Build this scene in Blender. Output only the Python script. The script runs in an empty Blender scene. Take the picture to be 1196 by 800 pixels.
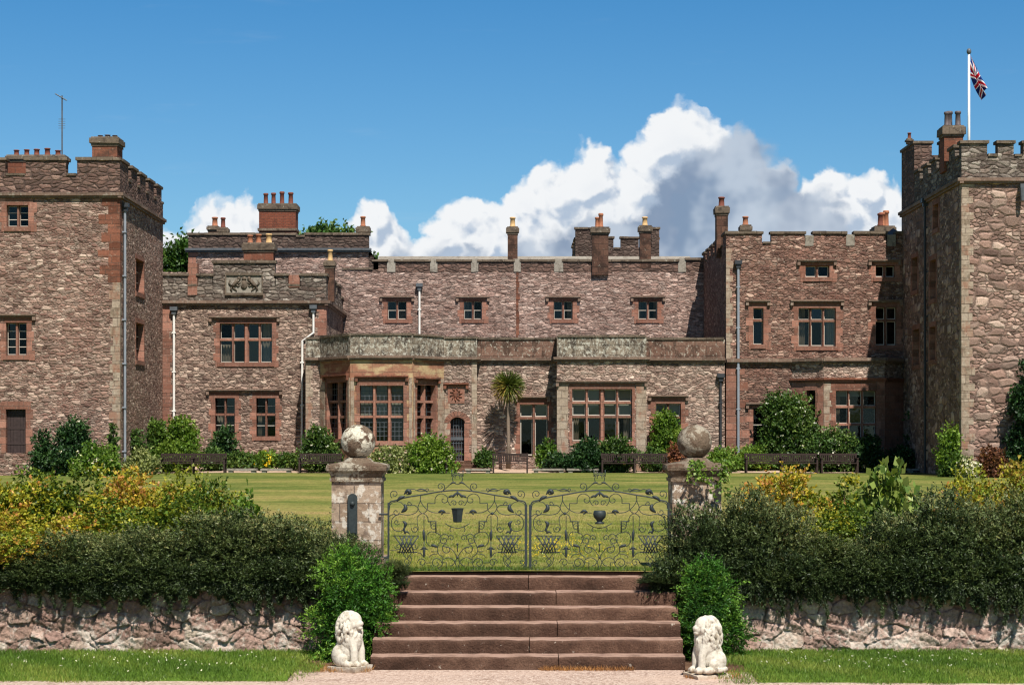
import bpy, bmesh, math, random
import numpy as np
from mathutils import Vector, Matrix
R = math.radians
SC = bpy.context.scene
COL = SC.collection
# ---------------------------------------------------------------- camera, sky, sun, exposure
F, CX, CY, CAM_H = 2300.0, 598.0, 512.0, 2.48      # focal length etc. measured in photo pixels
cam_d = bpy.data.cameras.new('camera')
cam = bpy.data.objects.new('camera', cam_d); COL.objects.link(cam)
cam.location = (0, 0, CAM_H); cam.rotation_euler = (R(90), 0, 0)
cam_d.sensor_width = 36; cam_d.lens = 36 * F / 1196.0
cam_d.shift_y = (CY - 400) / 1196.0
cam_d.clip_start = 0.1; cam_d.clip_end = 6000
SC.camera = cam
SUN_EL, SUN_AZ = 56.0, 17.0        # elevation; angle from the -Y axis (behind the camera) towards +X
sd = bpy.data.lights.new('sun', 'SUN'); sd.energy = 5.0; sd.angle = R(0.5); sd.color = (1.0, .955, .88)
sun = bpy.data.objects.new('sun', sd); COL.objects.link(sun)
sv = Vector((math.sin(R(SUN_AZ)) * math.cos(R(SUN_EL)), -math.cos(R(SUN_AZ)) * math.cos(R(SUN_EL)), math.sin(R(SUN_EL))))
sun.rotation_euler = sv.to_track_quat('Z', 'Y').to_euler(); sun.location = (20, -20, 60)
vs = SC.view_settings
SC.display_settings.display_device = 'sRGB'
vs.view_transform = 'Standard'; vs.look = 'None'; vs.gamma = 1; vs.use_curve_mapping = False
vs.exposure = 0.50
SC.render.engine = 'CYCLES'
SC.cycles.use_denoising = True
SC.cycles.max_bounces = 6; SC.cycles.diffuse_bounces = 3; SC.cycles.glossy_bounces = 3
SC.cycles.transparent_max_bounces = 12; SC.cycles.transmission_bounces = 3
SC.cycles.caustics_reflective = False; SC.cycles.caustics_refractive = False
SC.cycles.filter_width = 1.25

# ---------------------------------------------------------------- shader helpers
def lin(r, g, b):
    f = lambda c: (c / 255 / 12.92) if c / 255 <= .04045 else ((c / 255 + .055) / 1.055) ** 2.4
    return (f(r), f(g), f(b), 1)
class NT:
    def __init__(s, nt): s.nt = nt
    def n(s, typ, ins=None, **at):
        nd = s.nt.nodes.new(typ)
        for k, v in at.items(): setattr(nd, k, v)
        for k, v in (ins or {}).items():
            sk = nd.inputs[k]
            if isinstance(v, bpy.types.NodeSocket): s.nt.links.new(v, sk)
            elif v is not None: sk.default_value = v
        return nd
    def math(s, op, a, b=0.0, c=None, clamp=False):
        ins = {0: a, 1: b}
        if c is not None: ins[2] = c
        nd = s.n('ShaderNodeMath', None, operation=op, use_clamp=clamp)
        for k, v in ins.items():
            if isinstance(v, bpy.types.NodeSocket): s.nt.links.new(v, nd.inputs[k])
            else: nd.inputs[k].default_value = v
        return nd.outputs[0]
    def vmath(s, op, a, b=(0, 0, 0), out=0):
        nd = s.n('ShaderNodeVectorMath', None, operation=op)
        for k, v in ((0, a), (1, b)):
            if isinstance(v, bpy.types.NodeSocket): s.nt.links.new(v, nd.inputs[k])
            else: nd.inputs[k].default_value = v
        return nd.outputs[out]
    def noise(s, vec, scale, detail=3, rough=.55, dim='3D', dist=0.0, out=0):
        return s.n('ShaderNodeTexNoise', {'Vector': vec, 'Scale': scale, 'Detail': detail, 'Roughness': rough, 'Distortion': dist}, noise_dimensions=dim).outputs[out]
    def ramp(s, fac, stops, interp='LINEAR'):
        nd = s.n('ShaderNodeValToRGB', {'Fac': fac}); cr = nd.color_ramp; cr.interpolation = interp
        while len(cr.elements) < len(stops): cr.elements.new(.5)
        for e, (p, c) in zip(cr.elements, stops):
            e.position = p; e.color = c if hasattr(c, '__len__') else (c, c, c, 1)
        return nd.outputs[0]
    def mix(s, fac, a, b, mode='MIX'):
        nd = s.n('ShaderNodeMix', None, data_type='RGBA', blend_type=mode, clamp_result=False)
        for k, v in ((0, fac), (6, a), (7, b)):
            if isinstance(v, bpy.types.NodeSocket): s.nt.links.new(v, nd.inputs[k])
            else: nd.inputs[k].default_value = v
        return nd.outputs[2]
    def step(s, v, a, b, lo=0.0, hi=1.0):
        return s.n('ShaderNodeMapRange', {0: v, 1: a, 2: b, 3: lo, 4: hi}, interpolation_type='SMOOTHSTEP').outputs[0]
    def scale(s, vec, sx, sy, sz=1.0):
        return s.vmath('MULTIPLY', vec, (sx, sy, sz))

# ---------------------------------------------------------------- world: clear sky with cumulus
W = bpy.data.worlds.new('World'); SC.world = W; W.use_nodes = True
W.cycles.sampling_method = 'MANUAL'; W.cycles.sample_map_resolution = 512
wt = W.node_tree; wt.nodes.clear(); g = NT(wt)
def cloud_group(name, circles):
    """Height of a bank of cumulus heads over the two slopes (x/y, z/y) of the view direction."""
    gr = bpy.data.node_groups.new(name, 'ShaderNodeTree')
    gr.interface.new_socket('P', in_out='INPUT', socket_type='NodeSocketVector')
    gr.interface.new_socket('H', in_out='OUTPUT', socket_type='NodeSocketFloat')
    q = NT(gr); i = q.n('NodeGroupInput'); o = q.n('NodeGroupOutput')
    P = i.outputs[0]
    nz = q.noise(P, 22, 3, .58, out=1)
    w = q.vmath('MULTIPLY', q.vmath('SUBTRACT', nz, (.5, .5, .5)), (.032, .026, 0))
    nz2 = q.noise(P, 75, 4, .6, out=1)
    w2 = q.vmath('MULTIPLY', q.vmath('SUBTRACT', nz2, (.5, .5, .5)), (.0125, .0125, 0))
    Q = q.vmath('ADD', q.vmath('ADD', P, w), w2)
    acc = None
    for (px, py, r) in circles:
        d = q.vmath('DISTANCE', Q, ((px - CX) / F, (CY - py) / F, 0), out=1)
        h = q.math('MULTIPLY_ADD', d, -F / 30.0, r / 30.0)
        acc = h if acc is None else q.math('SMOOTH_MAX', acc, h, .25)
    bil = q.n('ShaderNodeTexVoronoi', {'Vector': Q, 'Scale': 70.0, 'Smoothness': .6}, feature='SMOOTH_F1', voronoi_dimensions='2D').outputs[0]
    bil2 = q.n('ShaderNodeTexVoronoi', {'Vector': Q, 'Scale': 190.0, 'Smoothness': .5}, feature='SMOOTH_F1', voronoi_dimensions='2D').outputs[0]
    acc = q.math('MULTIPLY_ADD', bil, -.55, q.math('ADD', acc, .42))
    acc = q.math('MULTIPLY_ADD', bil2, -.22, acc)
    gr.links.new(acc, o.inputs[0]); return gr
WHITE = [(797, 172, 48), (770, 188, 36), (748, 215, 38), (692, 215, 46), (652, 228, 38), (618, 248, 38), (596, 268, 32),
         (542, 264, 31), (520, 285, 30), (440, 262, 28), (422, 262, 14), (468, 262, 15), (450, 292, 36), (490, 300, 28), (560, 300, 50),
         (640, 290, 60), (720, 265, 70), (972, 218, 30), (1004, 228, 30), (1040, 246, 34), (945, 220, 18), (970, 270, 66), (1060, 290, 60),
         (262, 266, 36), (290, 262, 28), (232, 282, 27), (205, 296, 26), (275, 295, 50), (905, 205, 22), (1120, 300, 60), (1230, 290, 70), (60, 330, 80), (-60, 300, 60)]
GREY = [(860, 188, 44), (832, 212, 44), (892, 218, 42), (800, 244, 42), (872, 262, 80), (934, 262, 34), (780, 278, 48), (968, 285, 30),
        (682, 278, 28), (652, 292, 30), (618, 304, 25), (710, 294, 36), (742, 295, 48), (470, 306, 24), (500, 312, 24), (545, 312, 20), (208, 312, 28), (950, 240, 22)]
geo = g.n('ShaderNodeTexCoord').outputs['Generated']
sx = g.n('ShaderNodeSeparateXYZ', {0: geo})
yy = g.math('MAXIMUM', sx.outputs[1], .02)
P = g.n('ShaderNodeCombineXYZ', {0: g.math('DIVIDE', sx.outputs[0], yy), 1: g.math('DIVIDE', sx.outputs[2], yy), 2: .37}).outputs[0]
P0 = g.vmath('MULTIPLY', P, (1, 1, 0))
gw, gg = cloud_group('cumulus_white', WHITE), cloud_group('cumulus_grey', GREY)
def cl(grp, p): 
    nd = g.n('ShaderNodeGroup', None, node_tree=grp); wt.links.new(p, nd.inputs[0]); return nd.outputs[0]
hw = cl(gw, P0); hw2 = cl(gw, g.vmath('ADD', P0, (-.003, .0055, 0)))
hg = cl(gg, P0)
front = g.step(sx.outputs[1], .05, .3)
mw = g.math('MULTIPLY', g.step(hw, -.06, .32), front)
mg = g.math('MULTIPLY', g.step(hg, -.10, .50), front)
shw = g.step(g.math('SUBTRACT', hw, hw2), -.38, .25)
shg = g.step(g.noise(P0, 30, 3, .6), .36, .64)
soft = g.noise(P0, 14, 4, .55)
cw = g.mix(shw, (.46, .56, .70, 1), (.93, .95, .97, 1))
deep = g.step(hw, .7, 2.2, 0.0, .30)
cw = g.mix(g.math('MULTIPLY', deep, soft), cw, (.45, .55, .70, 1))
cg = g.mix(shg, (.235, .32, .46, 1), (.52, .60, .71, 1))
cg = g.mix(g.step(soft, .45, .75, 0, .55), cg, (.62, .69, .78, 1))
sky = g.n('ShaderNodeTexSky')
sky.sky_type = 'NISHITA'; sky.sun_disc = False; sky.sun_elevation = R(SUN_EL); sky.sun_rotation = R(180 - SUN_AZ)
sky.air_density = 1.0; sky.dust_density = .25; sky.ozone_density = 2.2
SKY_STR = .076
CLOUD_GAIN = 9.0
base = g.mix(1.0, sky.outputs[0], g.ramp(sx.outputs[2], [(0, (.58, .82, .97, 1)), (.11, (.50, .80, .98, 1)), (.22, (.29, .71, .98, 1)), (.5, (.27, .38, .47, 1))]), 'MULTIPLY')
wisp = g.step(g.noise(g.vmath('MULTIPLY', P0, (9, 60, 1)), 1.0, 4, .6), .60, .85, 0, .10)
k = (CLOUD_GAIN,) * 3 + (1,)
c0 = g.mix(g.math('MULTIPLY', wisp, front), base, (CLOUD_GAIN * .8,) * 3 + (1,))
c1 = g.mix(mw, c0, g.mix(1.0, cw, k, 'MULTIPLY'))
c2 = g.mix(g.math('MULTIPLY', mg, .96), c1, g.mix(1.0, cg, k, 'MULTIPLY'))
bg_clear = g.n('ShaderNodeBackground', {'Color': base, 'Strength': SKY_STR})
bg_cloud = g.n('ShaderNodeBackground', {'Color': c2, 'Strength': SKY_STR})
# the cumulus bank only stands in one part of the sky; the rest is clear
ux, uz = g.math('DIVIDE', sx.outputs[0], yy), g.math('DIVIDE', sx.outputs[2], yy)
inwin = g.math('MULTIPLY', g.math('MULTIPLY', g.math('GREATER_THAN', sx.outputs[1], .3), g.math('LESS_THAN', g.math('ABSOLUTE', ux), .42)), g.math('LESS_THAN', g.math('ABSOLUTE', uz), .235))
ms = g.n('ShaderNodeMixShader', {0: inwin, 1: bg_clear.outputs[0], 2: bg_cloud.outputs[0]})
wo = g.n('ShaderNodeOutputWorld', {'Surface': ms.outputs[0]})

# ---------------------------------------------------------------- materials
def mat(name):
    m = bpy.data.materials.new(name); m.use_nodes = True; nt = m.node_tree; nt.nodes.clear()
    q = NT(nt); q.out = q.n('ShaderNodeOutputMaterial'); q.m = m; return q
def finish(q, col, rough=.85, spec=.25, bump=None, bstr=.5, bdist=.05, metal=0.0, trans=None, coat=0.0):
    ins = {'Base Color': col, 'Roughness': rough, 'Specular IOR Level': spec, 'Metallic': metal}
    p = q.n('ShaderNodeBsdfPrincipled', ins)
    if coat: p.inputs['Coat Weight'].default_value = coat
    if bump is not None:
        b = q.n('ShaderNodeBump', {'Height': bump, 'Strength': bstr, 'Distance': bdist})
        q.nt.links.new(b.outputs[0], p.inputs['Normal'])
    sh = p.outputs[0]
    if trans:
        t = q.n('ShaderNodeBsdfTranslucent', {'Color': trans[1]})
        sh = q.n('ShaderNodeMixShader', {0: trans[0], 1: sh, 2: t.outputs[0]}).outputs[0]
    q.nt.links.new(sh, q.out.inputs[0]); return q.m
def uvn(q): return q.n('ShaderNodeUVMap').outputs[0]
def rubble(name, sw, sh, pal, mortar, stain=(.66, 1.12), lich=.12, big=None, bdist=.035, red=None, dark=.0, seed=0.0, lichcol=(196, 184, 164), share=.55):
    q = mat(name); uv = q.vmath('ADD', uvn(q), (seed * 13.7, seed * 5.3, 0))
    warp = q.vmath('MULTIPLY', q.vmath('SUBTRACT', q.noise(uv, 3.1, 4, .65, out=1), (.5, .5, .5)), (.22, .12, 0))
    wv = q.vmath('ADD', uv, warp)
    def vor(fw, fh):
        v = q.scale(wv, 1 / fw, 1 / fh)
        a = q.n('ShaderNodeTexVoronoi', {'Vector': v, 'Scale': 1.0, 'Randomness': .9, 'Exponent': 3.0}, voronoi_dimensions='2D', feature='F1', distance='MINKOWSKI')
        e = q.n('ShaderNodeTexVoronoi', {'Vector': v, 'Scale': 1.0, 'Randomness': .9, 'Exponent': 3.0}, voronoi_dimensions='2D', feature='F2', distance='MINKOWSKI')
        return a.outputs['Color'], q.math('SUBTRACT', e.outputs[0], a.outputs[0])
    c, e = vor(sw, sh)
    if big:
        c2, e2 = vor(*big)
        s = q.n('ShaderNodeSeparateColor', {0: c2})
        sel = q.math('GREATER_THAN', s.outputs[1], share)
        c = q.mix(sel, c, c2)
        e = q.n('ShaderNodeMix', {0: sel, 2: e, 3: e2}, data_type='FLOAT').outputs[0]
    sc = q.n('ShaderNodeSeparateColor', {0: c})
    stone = q.ramp(sc.outputs[0], [(i / (len(pal) - 1) * .8 + .1, lin(*p)) for i, p in enumerate(pal)])
    jit = q.step(sc.outputs[2], 0, 1, .58, 1.30)
    stone = q.mix(1.0, stone, q.n('ShaderNodeCombineColor', {0: jit, 1: jit, 2: jit}).outputs[0], 'MULTIPLY')
    fine = q.noise(uv, 19, 5, .75)
    stone = q.mix(1.0, stone, q.ramp(fine, [(.28, .60), (.72, 1.34)]), 'MULTIPLY')
    if red:
        rm = q.step(q.noise(q.scale(uv, .35, 1.1), 1.0, 4, .6), .52, .66, 0, red[0])
        stone = q.mix(rm, stone, q.mix(1.0, lin(*red[1]), q.ramp(fine, [(.28, .7), (.72, 1.25)]), 'MULTIPLY'))
    mm = q.step(q.math('MULTIPLY_ADD', fine, .35, e), .22, .36, 1, 0)
    mn = q.step(q.noise(uv, 1.7, 4, .7), .42, .60)
    mcol = q.mix(mn, tuple(c * .52 for c in lin(*mortar)[:3]) + (1,), lin(*mortar))  # some joints get darker mortar, painting in the shadow of their recesses
    col = q.mix(q.math('MULTIPLY', mm, .8), stone, mcol)
    st = q.noise(q.scale(uv, .55, .22), 1.0, 5, .62)
    col = q.mix(1.0, col, q.ramp(st, [(.28, stain[0]), (.72, stain[1])]), 'MULTIPLY')
    if lich:
        lm = q.step(q.noise(uv, 7.5, 5, .72), .60, .68, 0, min(1, lich * 5))
        col = q.mix(lm, col, lin(*lichcol))
    if dark:
        dm = q.step(q.noise(q.vmath('ADD', uv, (31, 7, 0)), 4.2, 5, .7), .50, .62, 0, dark)
        col = q.mix(dm, col, lin(50, 42, 38))
    col = q.n('ShaderNodeHueSaturation', {'Saturation': .88, 'Value': 1.04, 'Fac': 1.0, 'Color': q.mix(.12, col, lin(140, 114, 102))}).outputs[0]
    run = q.step(q.noise(q.scale(uv, 2.2, .12), 1.0, 4, .7), .56, .72, 0, .45)       # rain streaks
    col = q.mix(run, col, q.mix(1.0, col, (.50, .47, .45, 1), 'MULTIPLY'))
    hgt = q.math('ADD', q.step(e, .0, .45), q.math('MULTIPLY', fine, .8))
    hgt = q.math('MULTIPLY_ADD', sc.outputs[1], .6, hgt)
    return finish(q, col, .93, .12, hgt, 1.0, bdist)
def ashlar(name, bw, bh, c1, c2, mortar, stains=(), var=.35, bdist=.02, rnd=True):
    q = mat(name); uv = uvn(q)
    wv = q.vmath('ADD', uv, q.vmath('MULTIPLY', q.vmath('SUBTRACT', q.noise(uv, 6, 2, out=1), (.5, .5, .5)), (.02, .02, 0)))
    b = q.n('ShaderNodeTexBrick', {'Vector': wv, 'Scale': 1.0, 'Mortar Size': .012, 'Brick Width': bw, 'Row Height': bh, 'Bias': 0.0, 'Mortar Smooth': .3,
                                   'Color1': lin(*c1), 'Color2': lin(*c2), 'Mortar': lin(*mortar)})
    col = b.outputs[0]
    if rnd:
        ri = q.n('ShaderNodeNewGeometry').outputs['Random Per Island']
        col = q.mix(1.0, col, q.ramp(ri, [(0, 1 - var), (1, 1 + var * .6)]), 'MULTIPLY')
    fine = q.noise(uv, 11, 5, .68)
    col = q.mix(1.0, col, q.ramp(fine, [(.25, .70), (.75, 1.25)]), 'MULTIPLY')
    for (sc, lo, hi, amt, c, off) in stains:
        sm = q.step(q.noise(q.scale(q.vmath('ADD', uv, (off, off * .7, 0)), sc[0], sc[1]), 1.0, 6, .68), lo, hi, 0, amt)
        col = q.mix(sm, col, lin(*c))
    hgt = q.math('ADD', q.math('MULTIPLY', b.outputs[1], -.8), fine)
    return finish(q, col, .92, .15, hgt, .7, bdist)
M = {}
M['rub_tower'] = rubble('rubble_pink_brown', .185, .082, [(116, 80, 66), (162, 128, 108), (140, 100, 84), (198, 170, 148), (126, 90, 74), (178, 146, 126)], (150, 124, 106),
                        red=(.55, (126, 82, 66)), lich=.10, big=(.31, .13))
M['rub_wing'] = rubble('rubble_tan', .19, .092, [(108, 82, 70), (168, 140, 120), (136, 106, 90), (196, 170, 148), (118, 90, 78), (178, 148, 128)], (132, 110, 92),
                       red=(.30, (134, 90, 70)), lich=.12, big=(.29, .15), seed=1)
M['rub_range'] = rubble('rubble_rose', .22, .074, [(132, 100, 88), (184, 150, 134), (158, 122, 108), (206, 178, 162), (140, 106, 92), (192, 158, 142)], (158, 132, 118),
                        red=(.45, (140, 96, 80)), lich=.10, seed=2, stain=(.58, 1.08), big=(.34, .11), dark=.25)
M['rub_terrace'] = rubble('rubble_buff', .18, .084, [(124, 98, 84), (184, 156, 136), (154, 120, 102), (208, 184, 162), (136, 104, 90), (190, 162, 142)], (148, 124, 108),
                          red=(.28, (144, 98, 80)), lich=.14, big=(.27, .135), seed=3)
M['rub_east'] = rubble('rubble_red_brown', .185, .082, [(102, 66, 54), (150, 110, 90), (122, 84, 68), (186, 152, 130), (108, 74, 60), (156, 112, 92)], (118, 90, 76),
                       red=(.70, (128, 82, 64)), lich=.16, big=(.28, .125), seed=4)
M['rub_keep'] = rubble('rubble_boulder', .27, .15, [(122, 92, 78), (174, 140, 120), (148, 112, 96), (206, 176, 154), (134, 100, 84), (184, 146, 126)], (128, 102, 88),
                       red=(.30, (138, 96, 80)), lich=.08, big=(.56, .33), bdist=.05, seed=5, share=.6)
M['rub_parapet'] = rubble('parapet_lichen_stone', .4, .17, [(96, 86, 76), (140, 130, 116), (114, 102, 90), (160, 150, 136), (104, 86, 74)], (84, 74, 66),
                          lich=.18, dark=.75, seed=6, lichcol=(190, 186, 172))
M['rub_parapet_red'] = rubble('parapet_red_stone', .4, .17, [(88, 64, 54), (118, 88, 74), (104, 74, 62), (136, 106, 90), (94, 70, 58)], (84, 66, 58),
                              lich=.10, dark=.6, seed=7, lichcol=(186, 178, 162))
M['rub_dark'] = rubble('dark_weathered_stone', .36, .17, [(62, 50, 44), (90, 72, 62), (74, 56, 50), (104, 86, 76)], (58, 50, 44), lich=.10, dark=.6, seed=8)
RS = [((.5, .25), .55, .72, .55, (112, 66, 50), 3.0), ((3, 3), .62, .72, .5, (178, 140, 118), 9.0)]
M['sand'] = ashlar('red_sandstone', .7, .32, (134, 92, 76), (150, 108, 92), (124, 100, 88), RS + [((6, 6), .56, .68, .45, (178, 156, 140), 31.0), ((2.5, .8), .54, .7, .45, (80, 58, 50), 41.0)], .4)
M['sand_dark'] = ashlar('dark_red_sandstone', .6, .3, (112, 70, 54), (132, 86, 68), (104, 80, 68), RS + [((1.6, 1.6), .50, .64, .7, (70, 54, 46), 17.0), ((5, 5), .58, .68, .5, (158, 138, 120), 27.0)], .35)
M['buff'] = ashlar('buff_sandstone', .6, .36, (148, 130, 112), (166, 150, 132), (124, 108, 96), [((1.4, .7), .48, .62, .7, (142, 98, 78), 2.0), ((2.4, 1.8), .52, .64, .65, (100, 86, 70), 5.0), ((5, 5), .6, .7, .5, (214, 206, 188), 11.0)], .2, rnd=False)
M['spandrel'] = ashlar('spandrel_sandstone', .9, .42, (142, 98, 78), (158, 118, 94), (116, 92, 78), [((.9, 1.6), .46, .60, .75, (188, 168, 128), 7.0), ((.4, .4), .5, .62, .5, (140, 84, 64), 4.0), ((4, 4), .58, .7, .45, (96, 76, 62), 11.0)], .2, rnd=False)
M['lichen'] = ashlar('lichen_parapet_ashlar', .95, .45, (116, 104, 90), (136, 122, 106), (84, 76, 66), [((3.5, 1.6), .46, .60, .85, (58, 50, 44), 3.0), ((7, 5.5), .50, .60, .8, (186, 182, 168), 13.0), ((16, 16), .54, .64, .6, (204, 200, 186), 23.0), ((1.1, .8), .5, .66, .55, (72, 62, 54), 33.0)], .2, rnd=False)
M['parapet_brown'] = ashlar('brown_parapet_ashlar', .95, .45, (106, 80, 68), (124, 96, 82), (82, 68, 60), [((2.4, 1.4), .47, .60, .75, (62, 48, 40), 3.0), ((6.5, 5), .55, .64, .8, (180, 172, 156), 13.0), ((16, 16), .58, .66, .5, (190, 180, 164), 23.0)], .2, rnd=False)
M['coping'] = ashlar('weathered_coping', 2.0, 2.0, (98, 86, 74), (112, 98, 84), (98, 86, 74), [((3, 3), .5, .62, .7, (58, 50, 44), 3.0), ((5, 5), .58, .68, .7, (170, 164, 148), 13.0)], .3)
M['palestone'] = ashlar('pale_stone_block', 2.0, 2.0, (140, 132, 120), (154, 146, 134), (136, 128, 118), [((4, 4), .48, .64, .7, (96, 86, 76), 3.0)], .2)
M['drip'] = ashlar('hood_stone', 2.0, 2.0, (112, 92, 80), (128, 106, 92), (110, 92, 80), [((4, 4), .52, .66, .6, (150, 142, 128), 3.0)], .25)
M['brick'] = ashlar('chimney_brick', .24, .085, (136, 78, 58), (118, 64, 48), (104, 76, 64), [((.8, .5), .46, .64, .7, (78, 50, 42), 3.0)], .15)
M['chim_stone'] = ashlar('chimney_stone', .5, .3, (86, 62, 52), (106, 78, 64), (74, 58, 50), [((1.6, 1.6), .44, .60, .75, (48, 38, 33), 3.0), ((6, 6), .6, .7, .6, (160, 150, 134), 13.0)], .25)
def plain(name, c, rough=.6, spec=.3, nz=None, metal=0.0, coat=0.0, bd=.005):
    q = mat(name); co = q.n('ShaderNodeTexCoord').outputs['Object']
    f = q.noise(co, nz[0] if nz else 3.0, 4, .6)
    col = q.mix(1.0, lin(*c), q.ramp(f, [(.25, 1 - (nz[1] if nz else .15)), (.75, 1 + (nz[1] if nz else .15))]), 'MULTIPLY')
    return finish(q, col, rough, spec, f, .4, bd, metal, coat=coat)
M['iron'] = plain('wrought_iron', (42, 50, 50), .55, .4, (30, .3))
M['lead'] = plain('leadwork', (84, 88, 92), .5, .4, (5, .25))
M['white_pipe'] = plain('white_painted_pipe', (226, 222, 214), .5, .35, (2, .12))
M['grey_pipe'] = plain('grey_painted_pipe', (136, 142, 150), .5, .35, (2, .15))
M['black_pipe'] = plain('black_painted_pipe', (52, 54, 58), .5, .35, (2, .2))
M['white_paint'] = plain('white_window_paint', (196, 186, 172), .5, .35, (3, .08))
M['blind'] = plain('window_blind_cloth', (178, 168, 148), .9, .1, (2, .08))
M['curtain'] = plain('curtain_cloth', (190, 172, 150), .9, .1, (2, .2))
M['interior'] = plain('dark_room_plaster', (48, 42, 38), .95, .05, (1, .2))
M['door_wood'] = plain('weathered_door_wood', (58, 46, 44), .7, .25, (8, .3))
M['bench_wood'] = plain('weathered_bench_wood', (58, 46, 42), .8, .2, (12, .35))
M['bark'] = plain('bark', (84, 68, 54), .95, .1, (18, .4), bd=.03)
M['stem'] = plain('shrub_stem', (72, 56, 42), .95, .1, (30, .4))
M['palm_trunk'] = plain('palm_trunk', (126, 110, 96), .95, .1, (20, .35))
M['slate'] = plain('slate_roof', (104, 102, 104), .7, .25, (2, .3))
M['pot_orange'] = plain('terracotta_pot', (158, 104, 78), .8, .2, (9, .3))
M['pot_red'] = plain('dark_terracotta_pot', (112, 66, 54), .8, .2, (9, .35))
M['pot_buff'] = plain('buff_chimney_pot', (196, 160, 112), .8, .2, (9, .25))
M['pot_grey'] = plain('grey_chimney_pot', (88, 78, 78), .6, .35, (9, .35))
M['pole'] = plain('white_pole_paint', (232, 232, 230), .4, .4)
M['step'] = None
def glass():
    q = mat('window_glass')
    fr = q.n('ShaderNodeFresnel', {'IOR': 1.5}).outputs[0]
    co = q.n('ShaderNodeTexCoord').outputs['Object']
    b = q.n('ShaderNodeBump', {'Height': q.noise(co, 1.6, 2), 'Strength': .12, 'Distance': .02}).outputs[0]
    gl = q.n('ShaderNodeBsdfGlossy', {'Color': (.9, .95, 1, 1), 'Roughness': .03, 'Normal': b}).outputs[0]
    tr = q.n('ShaderNodeBsdfTransparent', {'Color': (.62, .66, .66, 1)}).outputs[0]
    ri = q.step(q.n('ShaderNodeNewGeometry').outputs['Random Per Island'], .0, 1.0, .05, 1.0)
    s = q.n('ShaderNodeMixShader', {0: q.math('MULTIPLY', fr, ri), 1: tr, 2: gl}).outputs[0]
    q.nt.links.new(s, q.out.inputs[0]); return q.m
M['glass'] = glass()
def steps_mat():
    q = mat('red_sandstone_step'); co = q.n('ShaderNodeTexCoord').outputs['Object']
    ri = q.n('ShaderNodeNewGeometry').outputs['Random Per Island']
    col = q.ramp(q.noise(co, 2.2, 5, .62), [(.3, lin(60, 43, 34)), (.5, lin(86, 63, 51)), (.72, lin(116, 89, 73))])
    col = q.mix(1.0, col, q.ramp(ri, [(0, .82), (1, 1.15)]), 'MULTIPLY')
    f = q.noise(co, 42, 4, .7)
    col = q.mix(1.0, col, q.ramp(f, [(.3, .68), (.7, 1.25)]), 'MULTIPLY')
    col = q.mix(q.step(q.noise(co, 9, 4, .7), .60, .72, 0, .55), col, lin(66, 56, 48))
    col = q.mix(q.step(q.noise(q.vmath('ADD', co, (9, 4, 2)), 13, 4, .7), .66, .72, 0, .6), col, lin(196, 184, 168))
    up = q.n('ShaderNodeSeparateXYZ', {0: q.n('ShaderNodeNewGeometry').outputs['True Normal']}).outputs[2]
    sunlit_tread = q.math('MULTIPLY', q.step(up, .6, .95), q.step(q.noise(co, 5, 4, .7), .3, .6, .35, .9))  # upward faces painted paler: sunlight on the treads put into the colour
    col = q.mix(sunlit_tread, col, lin(168, 138, 122))
    return finish(q, col, .9, .15, q.math('ADD', f, q.noise(co, 6, 3)), .8, .025)
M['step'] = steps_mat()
def pier_mat(name, pale):
    q = mat(name); uv = uvn(q); co = q.n('ShaderNodeTexCoord').outputs['Object']
    b = q.n('ShaderNodeTexBrick', {'Vector': uv, 'Scale': 1.0, 'Mortar Size': .006, 'Brick Width': .34, 'Row Height': .215, 'Mortar Smooth': .4,
                                   'Color1': lin(134, 112, 92), 'Color2': lin(164, 144, 124), 'Mortar': lin(100, 86, 76)})
    f = q.noise(co, 30, 5, .7)
    col = q.mix(1.0, b.outputs[0], q.ramp(f, [(.3, .72), (.7, 1.2)]), 'MULTIPLY')
    col = q.mix(q.step(q.noise(co, 7, 5, .7), .50, .58, 0, pale), col, lin(206, 198, 184))
    col = q.mix(q.step(q.noise(q.vmath('ADD', co, (5, 9, 2)), 5, 5, .7), .52, .66, 0, .75), col, lin(92, 74, 62))
    return finish(q, col, .92, .15, q.math('MULTIPLY_ADD', b.outputs[1], -1.0, f), .7, .012)
M['pier'] = pier_mat('lichen_pier_stone', .75); M['pier_pale'] = pier_mat('pale_pier_stone', .95)
def lichen_ball(name, off, amt, dark):
    q = mat(name); co = q.vmath('ADD', q.n('ShaderNodeTexCoord').outputs['Object'], off)
    f = q.noise(co, 36, 5, .7)
    col = q.mix(1.0, lin(112, 96, 80), q.ramp(f, [(.3, .6), (.7, 1.25)]), 'MULTIPLY')
    col = q.mix(q.step(q.noise(co, 4.5, 6, .72), .50, .57, 0, dark), col, lin(82, 60, 48))
    col = q.mix(q.step(q.noise(q.vmath('ADD', co, (3, 1, 7)), 4.0, 6, .7), .47, .53, 0, amt), col, lin(206, 200, 180))
    v = q.n('ShaderNodeTexVoronoi', {'Vector': co, 'Scale': 17.0}, feature='DISTANCE_TO_EDGE').outputs[0]
    col = q.mix(q.step(v, .0, .06, .5, 0), col, lin(70, 62, 50))
    return finish(q, col, .95, .1, q.math('ADD', f, q.noise(co, 9, 3)), .7, .02)
M['ball_pale'] = lichen_ball('pale_lichen_ball', (0, 0, 0), .9, .8)
M['ball_brown'] = lichen_ball('brown_lichen_ball', (4, 2, 8), .35, .6)
M['cap'] = lichen_ball('lichen_cap_stone', (8, 1, 3), .45, .5)
M['cap_brown'] = lichen_ball('brown_cap_stone', (1, 6, 5), .2, .8)
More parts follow.
